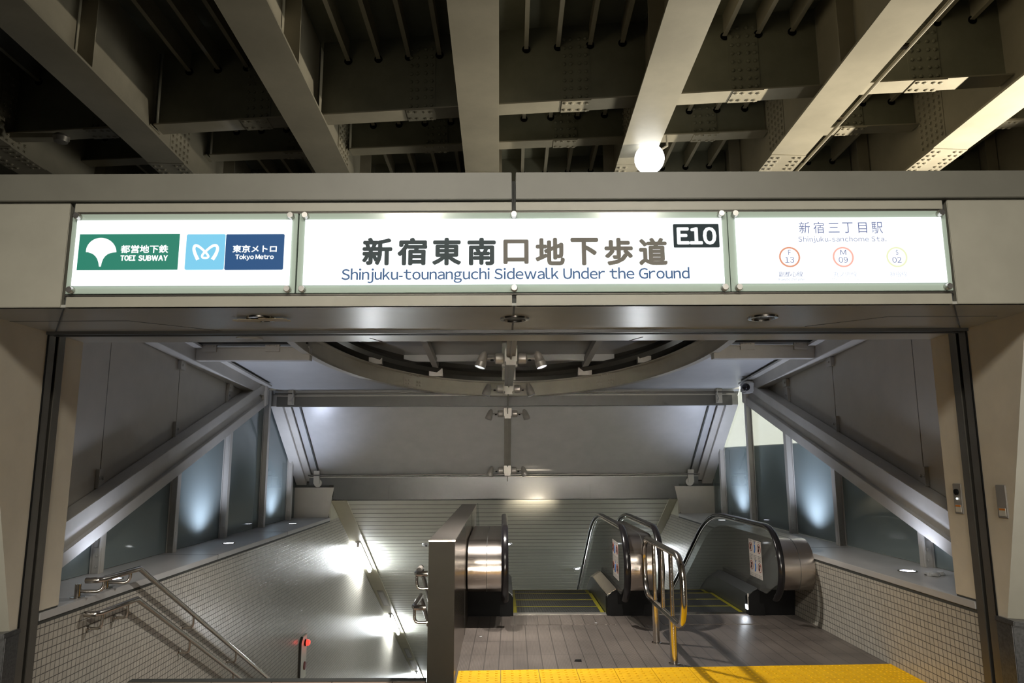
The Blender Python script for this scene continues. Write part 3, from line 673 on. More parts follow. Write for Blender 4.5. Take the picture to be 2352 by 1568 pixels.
# ------------------------------------------------------------------ roof
EC, EA, EB = (.10, 7.70), 2.33, 3.36
def ell(k, N, s=1.): t = 2*PI*k/N; return EC[0]+EA*s*math.cos(t), EC[1]+EB*s*math.sin(t)
N = 72
vs = []; fs = []
def edge_pt(k):
    t = 2*PI*k/N; cx, cy = math.cos(t)*EA, math.sin(t)*EB
    f = min([((GR_-EC[0])/cx if cx > 1e-6 else 1e9), ((GL-EC[0])/cx if cx < -1e-6 else 1e9), ((11.25-EC[1])/cy if cy > 1e-6 else 1e9), ((4.32-EC[1])/cy if cy < -1e-6 else 1e9)])
    return EC[0]+cx*max(f, 1.0), EC[1]+cy*max(f, 1.0)
for k in range(N):
    a = ell(k, N, 1.012); b = edge_pt(k)
    for h in (0, .04): vs += [(a[0], a[1], roof_z(a[1])+h), (b[0], b[1], roof_z(b[1])+h)]
vs = [(a, max(b, 5.13), c) for a, b, c in vs]
for k in range(N):
    i, j = 4*k, 4*((k+1) % N)
    if max(vs[q][1] for q in (i, i+1, j, j+1)) < 5.14: continue
    fs += [(i, i+1, j+1, j), (i+2, i+3, j+3, j+2), (i, i+2, j+2, j)]
struct(MB().add(vs, fs).build('ceiling', 'canopy'), 'pale canopy roof panel with the oval opening', 'ceiling')
struct(MB().hexa([(GL, 11.25, roof_z(11.25)), (GR_, 11.25, roof_z(11.25)), (GR_, 12.97, roof_z(12.97)), (GL, 12.97, roof_z(12.97))],
          [(GL, 11.25, roof_z(11.25)+.04), (GR_, 11.25, roof_z(11.25)+.04), (GR_, 12.97, roof_z(12.97)+.04), (GL, 12.97, roof_z(12.97)+.04)]).build('ceiling', 'canopy'), 'pale sloping canopy roof panel behind the cross beam', 'ceiling')
# cross beams of the canopy
def crossbeam(label, y, z0, z1, a, b, lip=.03):
    t = thing('canopy_beam', label, 'beam', ((a+b)/2, y, z0), 'canopy cross beams', kind='thing')
    MB().box(a, b, y, y+.12, z0, z1).build('beam_body', 'steel_paint', t, .004)
    MB().box(a, b, y-.02, y+.14, z1, z1+.012).build('top_flange', 'steel_paint', t)
    MB().box(a, b, y-.10, y-.06, z1+lip, z1+lip+.02).build('glazing_bar', 'dark', t)
    return t
for sd, n in ((-1, 'left'), (1, 'right')):
    a, b = ((GL+.16), -2.20) if sd < 0 else (2.42, GR_-.16)
    t = crossbeam(f'short cross beam from the {n} roof edge to the oval ring', 8.12, 2.765, 2.905, a, b)
    for x in ((a+.16, b-.42) if sd < 0 else (b-.16, a+.38)):
        m = MB().box(x-.08, x+.08, 8.09, 8.12, 2.86, 3.0)
        for q in (-.04, .04): m.bolt((x+q, 8.09, 2.93), (0, -1, 0), .016, .014)
        m.build('bracket', 'steel_paint', t)
M['steel_shaded'] = paint('shaded_brown_steel', (.10, .097, .088), .45)  # shade on the long cross beam, put into a darker colour
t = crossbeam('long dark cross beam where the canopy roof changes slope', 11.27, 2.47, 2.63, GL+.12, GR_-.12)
t.children[0].data.materials[0] = M['steel_shaded']
for sd, x in ((-1, GL+.36), (1, GR_-.34)):
    m = MB().box(x-.05, x+.05, 11.22, 11.27, 2.50, 2.78).bolt((x-.02, 11.22, 2.56), (0, -1, 0), .014, .014)
    m.tube([(x+sd*-.02, 11.20, 2.74), (x+sd*-.05, 11.16, 2.64), (x+sd*-.02, 11.15, 2.56), (x-sd*.05, 11.15, 2.50)], .009, 8)
    m.build('bracket', 'steel_paint', t)
M['fascia_low'] = paint('shaded_fascia', (.062, .064, .057), .3)  # lower beam and fascia: their shade is put into the colour
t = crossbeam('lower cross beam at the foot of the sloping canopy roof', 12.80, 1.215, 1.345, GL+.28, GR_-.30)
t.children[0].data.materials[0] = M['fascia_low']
for sd, x in ((-1, GL+.42), (1, GR_-.44)):
    m = MB().box(x-.05, x+.05, 12.74, 12.80, 1.24, 1.46)
    m.lathe([(.07, 0), (.07, .03), (.02, .035)], (x-.02*sd, 12.80, 1.25), (0, -1, 0), 16)
    m.build('bracket', 'steel_paint', t)
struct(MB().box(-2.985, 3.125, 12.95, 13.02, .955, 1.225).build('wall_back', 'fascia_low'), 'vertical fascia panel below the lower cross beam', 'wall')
for x in (-2.0, 1.55):
    struct(MB().box(x-.004, x+.004, 12.947, 12.951, .96, 1.22).build('trim_13', 'gap'), f'joint in the fascia panel under the lower beam, {"left" if x < 0 else "right"} one', 'trim')

# ------------------------------------------------------------------ oval skylight ring
def rz(y): return roof_z(y)-.12
rg = thing('skylight_ring', 'large beige oval ring beam around the skylight opening', 'ring', (EC[0], EC[1], rz(EC[1])), None, kind='thing')
NR = 96
def sweep(sec, name, mat, parent, k0=0, k1=NR, NN=NR):
    vs, fs = [], []; m = len(sec); k0, k1 = -13, NN//2+13      # the part behind the facade only
    for k in range(k0, k1+1):
        for s, h in sec:
            t = 2*PI*k/NN; c = Vector((math.cos(t)/EA, math.sin(t)/EB)).normalized()
            u, y = EC[0]+EA*math.cos(t)+c.x*s, EC[1]+EB*math.sin(t)+c.y*s
            vs.append((u, y, rz(y)+h))
    for k in range(k1-k0):
        for i in range(m): fs.append((k*m+i, k*m+(i+1) % m, (k+1)*m+(i+1) % m, (k+1)*m+i))
    fs += [tuple(range(m))[::-1], tuple(range((k1-k0)*m, (k1-k0+1)*m))]
    return MB().add(vs, fs).build(name, mat, parent)
sweep([(.0, 0), (.02, 0), (.02, .20), (.0, .20)], 'ring_web', 'ring', rg)
sweep([(-.07, .19), (.02, .19), (.02, .205), (-.07, .205)], 'top_flange', 'ring', rg)
sweep([(-.02, -.006), (.06, -.006), (.06, .006), (-.02, .006)], 'bottom_flange', 'ring', rg)
sweep([(-.16, .31), (-.12, .26), (-.10, .30), (-.12, .36)], 'gasket', 'dark', rg)
sweep([(.02, .20), (.03, .20), (.03, .46), (.02, .46)], 'upstand', 'dark', rg)
for th in (53, 127):      # splice plates on the inner face
    t = math.radians(th); m = MB(); kk = th/360*NR
    c = Vector((math.cos(t)/EA, math.sin(t)/EB)).normalized(); tt = Vector((-c.y, c.x))
    p = Vector((EC[0]+EA*math.cos(t), EC[1]+EB*math.sin(t)))
    def PP(a, d, h): q = p+tt*a+c*d; return (q.x, q.y, rz(q.y)+h)
    m.hexa([PP(-.17, -.012, .02), PP(.17, -.012, .02), PP(.17, .006, .02), PP(-.17, .006, .02)], [PP(-.17, -.012, .185), PP(.17, -.012, .185), PP(.17, .006, .185), PP(-.17, .006, .185)])
    for a in (-.13, -.08, .08, .13):
        for h in (.055, .10): m.bolt(PP(a, -.012, h), (-c.x, -c.y, 0), .017, .022)
        m.bolt(PP(a*.7, -.04, .19), (0, 0, -1), .014, .02)
    m.build('splice_plate', 'ring', rg)
cap_z = lambda y: rz(y)+.46
vs = [(*ell(k, N, 1.02), cap_z(ell(k, N, 1.02)[1])) for k in range(N) if ell(k, N, 1.02)[1] > 5.2]
vs = sorted(vs, key=lambda p: math.atan2(p[1]-7.0, p[0]-EC[0])); nc = len(vs)
MB().add(vs+[(a, b, c+.03) for a, b, c in vs], [list(range(nc)), list(range(nc, 2*nc))]).build('cover_panel', 'canopy', rg)
def wspan(y): return EA*math.sqrt(max(0, 1-((y-EC[1])/EB)**2))
for y in (7.3, 8.8, 10.25):
    w_ = wspan(y); MB().prism([(y, cap_z(y)-.10), (y+.07, cap_z(y)-.10), (y+.07, cap_z(y)-.002), (y, cap_z(y)-.002)], 0, EC[0]-w_, EC[0]+w_).build('glazing_bar', 'canopy', rg)
for x in (-.98, 1.22):
    w_ = EB*math.sqrt(1-((x-EC[0])/EA)**2)-.1
    ya, yb = 5.2, EC[1]+w_
    MB().prism([(ya, cap_z(ya)-.14), (yb, cap_z(yb)-.14), (yb, cap_z(yb)-.05), (ya, cap_z(ya)-.05)], 0, x-.04, x+.04).build('glazing_bar', 'steel_paint', rg)
    m = MB().box(x-.10, x+.10, yb-.04, yb+.06, cap_z(yb)-.25, cap_z(yb)-.14); m.build('bar_shoe', 'spotgrey', rg)
for x, q in ((-1.72, .74), (1.93, .74)):
    yb = EC[1]+EB*math.sqrt(1-((x-EC[0])/EA)**2)-.08
    MB().box(x-.09, x+.09, yb-.06, yb+.04, rz(yb)+.21, rz(yb)+.30).build('bar_shoe', 'spotgrey', rg)

# ------------------------------------------------------------------ light rail with its eight spotlights
UC = .088
M['rail_grey'] = paint('light_rail_grey', (.30, .285, .25), .4, metal=.3)
lr = thing('light_rail', 'long narrow light rail hanging along the middle of the canopy', 'rail', (UC, 9, 2.7))
def rail_z(y):
    P = [(5.0, 2.69), (9.8, 2.655), (11.35, 2.52), (12.9, 1.28)]
    for (a, za), (b, zb) in zip(P, P[1:]):
        if y <= b: return za+(zb-za)*(y-a)/(b-a)
    return 1.28
for a, b, hw in ((5.2, 7.36, .045), (7.36, 10.0, .055), (11.55, 12.72, .055)):
    MB().prism([(a, rail_z(a)-.03), (b, rail_z(b)-.03), (b, rail_z(b)+.05), (a, rail_z(a)+.05)], 0, UC-hw, UC+hw).build('rail_bar', 'rail_grey', lr, .003)
MB().prism([(5.2, rail_z(5.2)-.06), (9.8, rail_z(9.8)-.06), (11.22, 2.45), (11.42, 2.43), (12.88, 1.20), (12.88, 1.26), (11.42, 2.50), (9.8, 2.64), (5.2, rail_z(5.2))], 0, UC-.007, UC+.007).build('centre_fin', 'rail_grey', lr)
for y in (6.4, 8.3, 9.6):
    MB().box(UC-.09, UC+.09, y-.06, y+.06, rail_z(y)+.03, (cap_z(y) if y < 10.9 else roof_z(y))-.005).build('hanger', 'rail_grey', lr, .003)
SPY = [(7.2, 2.64), (9.75, 2.585), (11.62, 2.37), (12.62, 1.455)]
for i, (y, z) in enumerate(SPY):
    MB().box(UC-.062, UC+.062, y-.12, y+.12, z-.045, z+.085).build('spot_box', 'rail_grey', lr, .004)
    MB().box(UC-.050, UC+.050, y-.15, y-.12, z-.085, z-.035).build('end_block', 'rail_grey', lr, .003)
    for sd in (-1, 1):
        row = ['nearest', 'second', 'third', 'farthest'][i]; n = 'left' if sd < 0 else 'right'
        s = thing('spotlight', f'{"lit " if i == 0 else ""}bullet-shaped grey spotlight, {n} one of the {row} pair on the light rail', 'spotlight', (UC+sd*.08, y, z), 'spotlights on the light rail')
        c = Vector((UC+sd*.075, y, z)); ax = Vector((sd, 0, 0))
        MB().lathe([(.052, 0), (.058, .02), (.055, .075), (.045, .085), (.03, .088)], c, ax, 20).build('mount', 'spotgrey', s)
        MB().tube([c+ax*.085, c+ax*.15, c+ax*.18+Vector((0, -.01, -.005))], .011, 8).build('arm', 'spotgrey', s)
        MB().lathe([(.012, 0), (.02, .008), (.012, .018)], c+ax*.115+Vector((0, 0, -.024)), (0, 0, 1), 10).build('knob', 'black', s)
        d = Vector((sd*.30, -.12, -.95)).normalized(); b0 = c+ax*.185+Vector((0, -.01, .075))
        MB().lathe([(.004, 0), (.022, .012), (.038, .04), (.047, .085), (.052, .12), (.054, .122), (.056, .175), (.052, .178), (.048, .165)], b0, d, 22).build('head', 'spotgrey', s)
        MB().lathe([(.002, .168), (.049, .168), (.049, .171)], b0, d, 22).build('lens', emit('spot_lens_'+n, (.80, .95, 1) if sd < 0 else (.86, .84, 1), 5 if sd > 0 else 2) if i == 0 else 'stone', s)
        if i == 0: spot('spotlight_beam', T(b0+d*.19), T(b0+d*3), 230, (1, .95, .88), 115, .8, .05)
cc = thing('surveillance_camera', 'small white surveillance camera at the right apex of the canopy', 'camera', (3.42, 10.2, 2.64))
MB().box(3.43, 3.57, 10.12, 10.34, 2.56, 2.72).build('housing', 'canopy', cc, .02)
MB().lathe([(.055, 0), (.05, .03), (.03, .055), (.004, .062)], (3.45, 10.13, 2.635), (-.6, -.8, -.1), 18).build('lens_dome', 'rubber', cc)

# ------------------------------------------------------------------ uplights in the ledges
for sd, lg, g, pts in ((-1, .65, GL, [(262, 1330, 'nearest uplight in the left ledge, beside the handrail'), (525, 1248, 'middle uplight in the left ledge'), (672, 1203, 'farthest uplight in the left ledge')]),
                       (1, .70, GR_, [(2085, 1312, 'nearest uplight in the right ledge')])):
    if sd < 0: L = [(*on_z(px, py, lg), lab) for px, py, lab in pts]
    else: L = [(3.37, 6.21, pts[0][2]), (3.39, 8.75, 'middle uplight in the right ledge, behind the escalator newel'), (3.39, 11.4, 'farthest uplight in the right ledge, behind the escalator')]
    for u, y, lab in L:
        d = thing('uplight', lab, 'lamp', (u, y, lg), 'uplights set into the ledges')
        MB().lathe([(.075, 0), (.075, .006), (.062, .008), (.060, .003)], (u, y, lg), n=24).build('trim_ring', 'polished', d)
        MB().lathe([(.002, .003), (.060, .003), (.060, .0045), (.002, .0045)], (u, y, lg), n=24).build('lens', emit('uplight_lens', (.80, .84, 1), 12), d)
        spot('uplight_beam', T((u, y, lg+.012)), T((u+sd*.22, y-.02, lg+1)), 28 if 'nearest' in lab else 105, BLUE, 130, .9, .05)

# ================================================================== TUNNEL: SLOPING SLATTED CEILING, COVES, LAMPS
CS = .5                                # ceiling falls half a metre per metre
cz = lambda y, o=0: .955-CS*(y-12.95)+o
sl_ = MB(); yy = 12.98
while yy < 31:
    a, b = yy+.010, yy+.162
    sl_.hexa([(-2.74, a, cz(a)), (2.94, a, cz(a)), (2.94, b, cz(b)), (-2.74, b, cz(b))], [(-2.74, a, cz(a, .02)), (2.94, a, cz(a, .02)), (2.94, b, cz(b, .02)), (-2.74, b, cz(b, .02))])
    yy += .172
struct(sl_.build('ceiling', 'slat'), 'pale slatted ceiling sloping down over the escalators', 'ceiling')
def slope_slab(a, b, z0, z1, y0=12.98, y1=31):
    return MB().hexa([(a, y0, cz(y0, z0)), (b, y0, cz(y0, z0)), (b, y1, cz(y1, z0)), (a, y1, cz(y1, z0))], [(a, y0, cz(y0, z1)), (b, y0, cz(y0, z1)), (b, y1, cz(y1, z1)), (a, y1, cz(y1, z1))])
struct(slope_slab(-3.1, 3.2, .0025, .06).build('ceiling', 'gap'), 'dark backing over the slatted ceiling', 'ceiling')
struct(slope_slab(-3.03, -2.752, .0, .03).build('ceiling', 'cove'), 'cove strip between the slats and the left tiled wall', 'ceiling')
struct(slope_slab(2.952, 3.10, .0, .03).build('ceiling', 'cove'), 'cove strip between the slats and the right tiled wall', 'ceiling')
struct(slope_slab(-2.752, -2.74, -.02, .02).build('trim_14', 'cove'), 'edge strip of the left cove', 'trim')
struct(slope_slab(2.94, 2.952, -.02, .02).build('trim_14', 'cove'), 'edge strip of the right cove', 'trim')
TUBE = emit('fluorescent_tube', (.92, .97, 1), 210)
def tube_lamp(u, y0, y1, label, power, lit=True):
    t = thing('cove_lamp', label, 'lamp', (u, y0, cz(y0)), 'lamps along the tunnel ceiling coves')
    MB().hexa([(u-.05, y0, cz(y0, -.03)), (u+.05, y0, cz(y0, -.03)), (u+.05, y1, cz(y1, -.03)), (u-.05, y1, cz(y1, -.03))], [(u-.05, y0, cz(y0, .015)), (u+.05, y0, cz(y0, .015)), (u+.05, y1, cz(y1, .015)), (u-.05, y1, cz(y1, .015))]).build('fitting', 'canopy', t, .004)
    MB().tube([(u, y0+.06, cz(y0+.06, -.075)), (u, y1-.06, cz(y1-.06, -.075))], .030, 12).build('tube', TUBE if lit else 'canopy', t)
    for y in (y0+.04, y1-.04): MB().box(u-.022, u+.022, y-.03, y+.03, cz(y, -.10), cz(y, -.02)).build('socket', 'spotgrey', t)
tube_lamp(-2.875, 14.75, 16.2, 'nearest glowing tube lamp in the left cove of the tunnel', 160)
tube_lamp(-2.875, 19.3, 20.9, 'second glowing tube lamp in the left cove of the tunnel', 160)
tube_lamp(-2.875, 25.4, 27.0, 'farthest glowing tube lamp in the left cove, at the stair edge', 130)
tube_lamp(3.0, 14.75, 16.2, 'glowing tube lamp in the right cove, beyond the guard rail', 160)
tube_lamp(3.0, 19.3, 20.9, 'glowing tube lamp low in the right cove, hidden behind the escalator', 130)
for y, n in ((17.6, 'nearest'), (22.6, 'second'), (24.0, 'farthest')):
    o = MB().hexa([(-2.96, y, cz(y, -.006)), (-2.80, y, cz(y, -.006)), (-2.80, y+1.1, cz(y+1.1, -.006)), (-2.96, y+1.1, cz(y+1.1, -.006))], [(-2.96, y, cz(y, .016)), (-2.80, y, cz(y, .016)), (-2.80, y+1.1, cz(y+1.1, .016)), (-2.96, y+1.1, cz(y+1.1, .016))])
    t = thing('cove_grille', f'{n} slim air grille in the left cove between the lamps', 'grille', (-2.88, y, cz(y)), 'air grilles in the left cove')
    o.build('frame', 'spotgrey', t, .004)
    MB().hexa([(-2.93, y+.1, cz(y+.1, -.010)), (-2.83, y+.1, cz(y+.1, -.010)), (-2.83, y+1.0, cz(y+1., -.010)), (-2.93, y+1.0, cz(y+1., -.010))], [(-2.93, y+.1, cz(y+.1, .0)), (-2.83, y+.1, cz(y+.1, .0)), (-2.83, y+1.0, cz(y+1., .0)), (-2.93, y+1.0, cz(y+1., .0))]).build('slot', 'canopy', t)
NRM = Vector((0, -CS, -1)).normalized()
for u, y, lab, lit in ((.114, 14.9, 'small glowing ceiling downlight beside the left escalator handrail', 1), (1.63, 16.25, 'small glowing ceiling downlight low beside the middle handrail', 1), (-1.54, 14.9, 'small pale smoke detector on the slatted ceiling beside the divider wall', 0)):
    t = thing('ceiling_downlight' if lit else 'smoke_detector', lab, 'lamp' if lit else 'detector', (u, y, cz(y)))
    MB().lathe([(.085, 0), (.08, .012), (.055, .014), (.05, .004)] if lit else [(.075, 0), (.07, .02), (.04, .035), (.01, .036)], (u, y, cz(y)), NRM, 22).build('trim_ring' if lit else 'body', 'canopy', t)
    if lit:
        MB().lathe([(.002, .006), (.05, .006), (.05, .009), (.002, .009)], (u, y, cz(y)), NRM, 20).build('lens', emit('downlight_lens', (.95, .98, 1), 5), t)
        spot('downlight_beam', T((u, y-.01, cz(y, -.03))), T((u, y, cz(y)-3)), 230, COOL, 120, .8, .05)
    else: MB().lathe([(.02, .030), (.022, .042), (.012, .046)], (u+.01, y, cz(y)), NRM, 12).build('sensor', 'black', t)
# added warm spot without a fitting, for the glow on the fascia
spot('fascia_wash', T((.62, 12.25, .78)), T((.55, 12.95, 1.06)), 75, (1, .86, .66), 75, 1, .03)

# ================================================================== DIVIDER WALL
M['steel_front'] = paint('dark_reflection_steel', (.034, .029, .019), .45, metal=.1, spec=.15)  # dark street reflection on the divider's front, put into the colour
dv = thing('divider_wall', 'brushed steel divider wall between the stairs and the left escalator', 'wall', (-.455, 5.61, 0), kind='thing')
MB().prism([(5.61, 0), (5.61, 1.02), (10.2, 1.02), (10.2, 0)], 0, -.555, -.36).build('cladding', 'steel_x', dv, .004)
MB().box(-.556, -.359, 5.602, 5.612, 0, 1.02).build('front_reflection', 'steel_front', dv)  # thin sheet added to carry the dark reflection
MB().prism([(5.60, 1.02), (10.21, 1.02), (10.21, 1.032), (5.60, 1.032)], 0, -.56, -.355).build('coping', 'steel', dv, .003)
MB().prism([(5.80, 0), (10.2, 0), (30, -9.9), (30, -19), (6.5, -8)], 0, -.555, -.40).build('lower_wall', 'slat', dv)
for y in (7.15, 8.7): MB().box(-.361, -.358, y, y+.004, 0, 1.02).build('seam', 'gap', dv)
gp = MB().prism([(10.22, .3), (10.22, 1.0), (10.9, 1.0), (11.9, .4), (11.9, -.3), (10.8, .2)], 0, -.37, -.358).build('glass_screen', 'glass')
tag(gp, 'clear glass screen behind the end of the steel divider wall', 'screen')

# ================================================================== ESCALATORS
def newel(r_in=0., y_far=24.0, zt=.955, cyl=.375):
    """side outline of a balustrade from the lower nose round the top and down the incline: (Y, z)"""
    P = []; yc, zc = 7.27+cyl, zt-cyl; R = cyl-r_in
    for k in range(15):
        t = math.radians(-118-k*152/14); P.append((yc+R*math.cos(t), zc+R*math.sin(t)))
    P.append((7.85, zt-r_in))
    yk, zk, Rk = 9.05, zt-r_in, 2.35-r_in
    for k in range(9):
        t = math.radians(90-k*30.5/8); P.append((yk+Rk*math.cos(t), zk-Rk+Rk*math.sin(t)))
    y1, z1 = P[-1]; m = math.tan(math.radians(30.5)); P.append((y_far, z1-(y_far-y1)*m))
    return P
def escalator(label, hl, sl0, sr0, hr, clads, loc, n):
    e = thing('escalator', label, 'escalator', loc, 'down escalators', kind='thing')
    # comb and landing plate
    MB().box(sl0-.03, sr0+.03, 7.55, 8.02, -.01, .004).build('landing_plate', 'floor', e)
    cb = MB().box(sl0, sr0, 8.0, 8.10, -.01, .010)
    k = int((sr0-sl0)/.03)
    for i in range(k): cb.prism([(8.10, .009), (8.145, .001), (8.10, -.004)], 0, sl0+(i+.25)*(sr0-sl0)/k, sl0+(i+.7)*(sr0-sl0)/k)
    cb.build('comb_plate', 'polished' if n else 'spotgrey', e)
    # steps with yellow borders
    z = -.004; y = 8.10; rise = [0, 0, 0, .03, .10, .17]+[.205]*22
    dep = .405
    for i, r in enumerate(rise):
        z -= r; d_ = dep if i < 4 else dep*.88
        s = MB().box(sl0+.006, sr0-.006, y, y+d_-.004, z-.26, z).build('step', 'tread', e)
        q = MB().box(sl0+.006, sr0-.006, y+d_-.030, y+d_-.005, z, z+.0025)
        for a in (sl0+.006, sr0-.046): q.box(a, a+.04, y, y+d_-.03, z, z+.0025)
        q.build('yellow_border', 'yellow_line', s)
        y += d_
    yl_, m = 9.42, math.tan(math.radians(30.5))
    for sd, sk, h in ((-1, sl0, hl), (1, sr0, hr)):
        lo = lambda a, b: (min(a, b), max(a, b))
        zi = lambda y, z0: z0 if y < yl_ else z0-(y-yl_)*m
        # skirt and inner deck along the steps
        ys = [7.97, yl_-.25, yl_-.05, yl_+.15, yl_+.35, 24]
        zs = [.215, .215, .195, .13, .03, .03-(24-yl_-.35)*m]
        sk_ = MB().prism([(7.97, 0)]+list(zip(ys, zs))+[(24, zs[-1]-.7), (9.6, -.5), (8.2, -.3)], 0, *lo(sk+sd*.002, sk+sd*.02))
        sk_.build('skirt', 'skirt', e)
        dk = MB()
        for i in range(len(ys)-1):
            a, b, za, zb = ys[i], ys[i+1], zs[i], zs[i+1]
            dk.hexa([(sk+sd*.0, a, za-.012), (h-sd*.012, a, za+.050), (h-sd*.012, b, zb+.050), (sk+sd*.0, b, zb-.012)],
                    [(sk+sd*.0, a, za), (h-sd*.012, a, za+.062), (h-sd*.012, b, zb+.062), (sk+sd*.0, b, zb)])
        dk.build('inner_deck', 'steel' if sd > 0 and not n else 'skirt', e)
        MB().prism([(sk-sd*.004, -.01), (sk-sd*.004, .19), (sk+sd*.06, .25), (h, .26), (h+sd*.055, .20), (h+sd*.055, -.01)], 1, 7.955, 8.06).build('front_cap', 'black', e, .006)
        # glass, handrail
        P = newel(.05); P = [p for p in P if p[1] > .25 or p[0] > 9]
        far = P[-1]; Q = [(7.72, .262)]+P[3:]+[(far[0], far[1]-.62), (9.9, .0), (9.40, .262)]
        gl = MB().prism(Q, 0, *lo(h-.006, h+.006)).build('glass_panel', 'glass', e)
        H = newel(.0); HB = MB().tube([(h, a, b) for a, b in H], .034, 16, ry=.021)
        HB.build('handrail', 'rubber', e)
        G = newel(.034)
        MB().tube([(h, a, b) for a, b in G], .011, 8).build('handrail_guide', 'polished', e)
        if sd > 0:
            st = MB().box(*lo(h-.0072, h-.0085), 7.79, 8.17, .38, .768).build('warning_sticker', M['sticker'], e)
            for r in range(2):
                for c in range(3):
                    cy, czz = 8.17-.38*(c+.5)/3, .768-.388*(r+.40)/2
                    if c == 1:
                        fg = MB().tube([(h-.0088, cy, czz+.03), (h-.0088, cy-.008, czz-.01), (h-.0088, cy+.012, czz-.05)], .010, 6)
                        fg.lathe([(.011, 0), (.011, .002)], (h-.0086, cy, czz+.05), (-1, 0, 0), 10); fg.build('pictogram', M['pict_blue'], st)
                    else:
                        ring = [(h-.0088, cy+.046*math.cos(2*PI*k/20), czz+.046*math.sin(2*PI*k/20)) for k in range(20)]
                        fg = MB().tube(ring, .004, 6, closed=True)
                        fg.tube([(h-.0088, cy-.03, czz+.032), (h-.0088, cy+.03, czz-.032)], .005, 6); fg.build('pictogram', M['pict_red'], st)
                        MB().tube([(h-.0088, cy+.008, czz+.028), (h-.0088, cy-.004, czz), (h-.0088, cy+.01, czz-.028)], .006, 6).build('pictogram', 'black', st)
                    tx = MB()
                    for q in range(3): tx.box(*lo(h-.0085, h-.0092), cy-.05+.012*q, cy+.05, czz-.085-.016*q, czz-.079-.016*q)
                    tx.box(*lo(h-.0085, h-.0092), cy-.035, cy+.035, czz+.06, czz+.07)
                    tx.build('lettering', 'spotgrey', st)
    # steel cladding outside the handrails
    for a, b, sides in clads:
        C = newel(.10 if sides != 'mid' else .055, zt=.925 if sides != 'mid' else .935)
        far = C[-1]; C = [p for p in C if p[1] > .33 or p[0] > 9]
        k_ = [(p[0], p[1]) for p in C]
        cl = MB().prism([(7.80, .30)]+k_+[(far[0], far[1]-1.6), (9.8, -.6), (9.0, .30)], 0, a, b)
        cl.build('outer_cladding', 'steel', e)
        sm = newel((.10 if sides != 'mid' else .055)-.0012, zt=.925 if sides != 'mid' else .935)
        sm = [p for p in sm if p[1] > .33 and p[0] < 9.6]; m0 = a+(b-a)*.57
        MB().prism([(7.81, .33)]+sm+[(sm[-1][0], .4)], 0, m0-.002, m0+.002).build('cladding_seam', 'gap', e)
        MB().prism([(7.97, 0), (7.93, .32), (9.2, .32), (9.2, -.1)], 0, a-.04 if sides != 'r' else a-.037, b+.04 if sides == 'l' else (b+.045 if sides == 'mid' else b-.002)).build('plinth', 'black', e)
    return e
M['sticker'] = paint('sticker_paper', (.62, .56, .50), .5)
M['pict_red'] = paint('pictogram_red', (.30, .10, .08), .5)
M['pict_blue'] = paint('pictogram_blue', (.06, .16, .42), .5)
escalator('left escalator beside the steel divider, its comb almost straight ahead', .025, .11, 1.11, 1.22, [(-.345, -.012, 'l'), (1.258, 1.51, 'mid')], (.6, 8.0, 0), 0)
e2 = escalator('right escalator beside the tiled wall, behind the guard rail', 1.55, 1.64, 2.61, 2.72, [(2.757, 3.095, 'r')], (2.1, 8.0, 0), 1)
MB().box(2.598, 2.6125, 7.985, 8.045, .055, .10).build('comb_light', emit('comb_light_lens', (.8, .88, 1), 14), e2)
spot('comb_light_beam', T((2.58, 8.01, .078)), T((2.2, 7.85, 0)), 1.5, (.85, .92, 1), 120, .8, .02)
MB().box(2.603, 2.6125, 7.965, 7.98, .06, .22).build('notice_label', M['sticker'], e2)

# ================================================================== GUARD RAIL IN FRONT OF THE ESCALATORS
UG = 1.386
gr = thing('guard_rail', 'freestanding stainless guard rail loop on two posts before the escalators', 'railing', (UG, 6.48, 0))
lp = []
y0, y1, z0, z1, r = 5.745, 7.275, .345, .880, .20
for cy, cz_, t0 in ((y1-r, z1-r, 0), (y0+r, z1-r, 90), (y0+r, z0+r, 180), (y1-r, z0+r, 270)):
    for k in range(9): t = math.radians(t0+k*11.25); lp.append((UG, cy+r*math.cos(t), cz_+r*math.sin(t)))
MB().tube(lp, .027, 12, closed=True).build('loop', 'polished', gr)
for y in (6.82, 6.145):
    MB().tube([(UG, y, 0), (UG, y, z0)], .030, 14).build('post', 'polished', gr)
    MB().tube([(UG, y, z0), (UG, y, z1)], .018, 12).build('baluster', 'polished', gr)
    MB().lathe([(.045, 0), (.045, .006), (.033, .010)], (UG, y, 0), n=20).build('floor_flange', 'polished', gr)
MB().tube([(UG, 6.49, z0), (UG, 6.49, z1)], .018, 12).build('baluster', 'polished', gr)

# ================================================================== STAIR HANDRAILS
def jbracket(mb_u, wall_u, y, z, parent, sd):
    MB().tube([(wall_u, y, z-.115), (mb_u-sd*.03, y, z-.115), (mb_u-sd*.012, y, z-.108), (mb_u-sd*.003, y, z-.092), (mb_u, y, z-.07), (mb_u, y, z)], .011, 10).build('bracket', 'polished', parent)
    MB().lathe([(.028, 0), (.028, .006), (.012, .01)], (wall_u, y, z-.115), (sd, 0, 0), 16).build('rosette', 'polished', parent)
SS = .517
def stair_rail(label, u, wall, z, sd, up, yb=6.02, y0=5.44):
    t = thing('handrail', label, 'handrail', (u, y0, z), 'stair handrails')
    end = wall+sd*(.0 if not up else -.0)
    p = [(end+sd*.012 if not up else wall-sd*.0, y0, z), (u-sd*.05, y0, z), (u-sd*.015, y0+.008, z), (u, y0+.04, z), (u, yb, z), (u, 16, z-(16-yb)*SS)]
    MB().tube(p, .021, 14).build('pipe', 'polished', t)
    return t, (lambda y: z if y < yb else z-(y-yb)*SS)
t, fz_ = stair_rail('upper stair handrail along the left tiled wall, rising past the ledge', -2.93, -3.03, .775, 1, True)
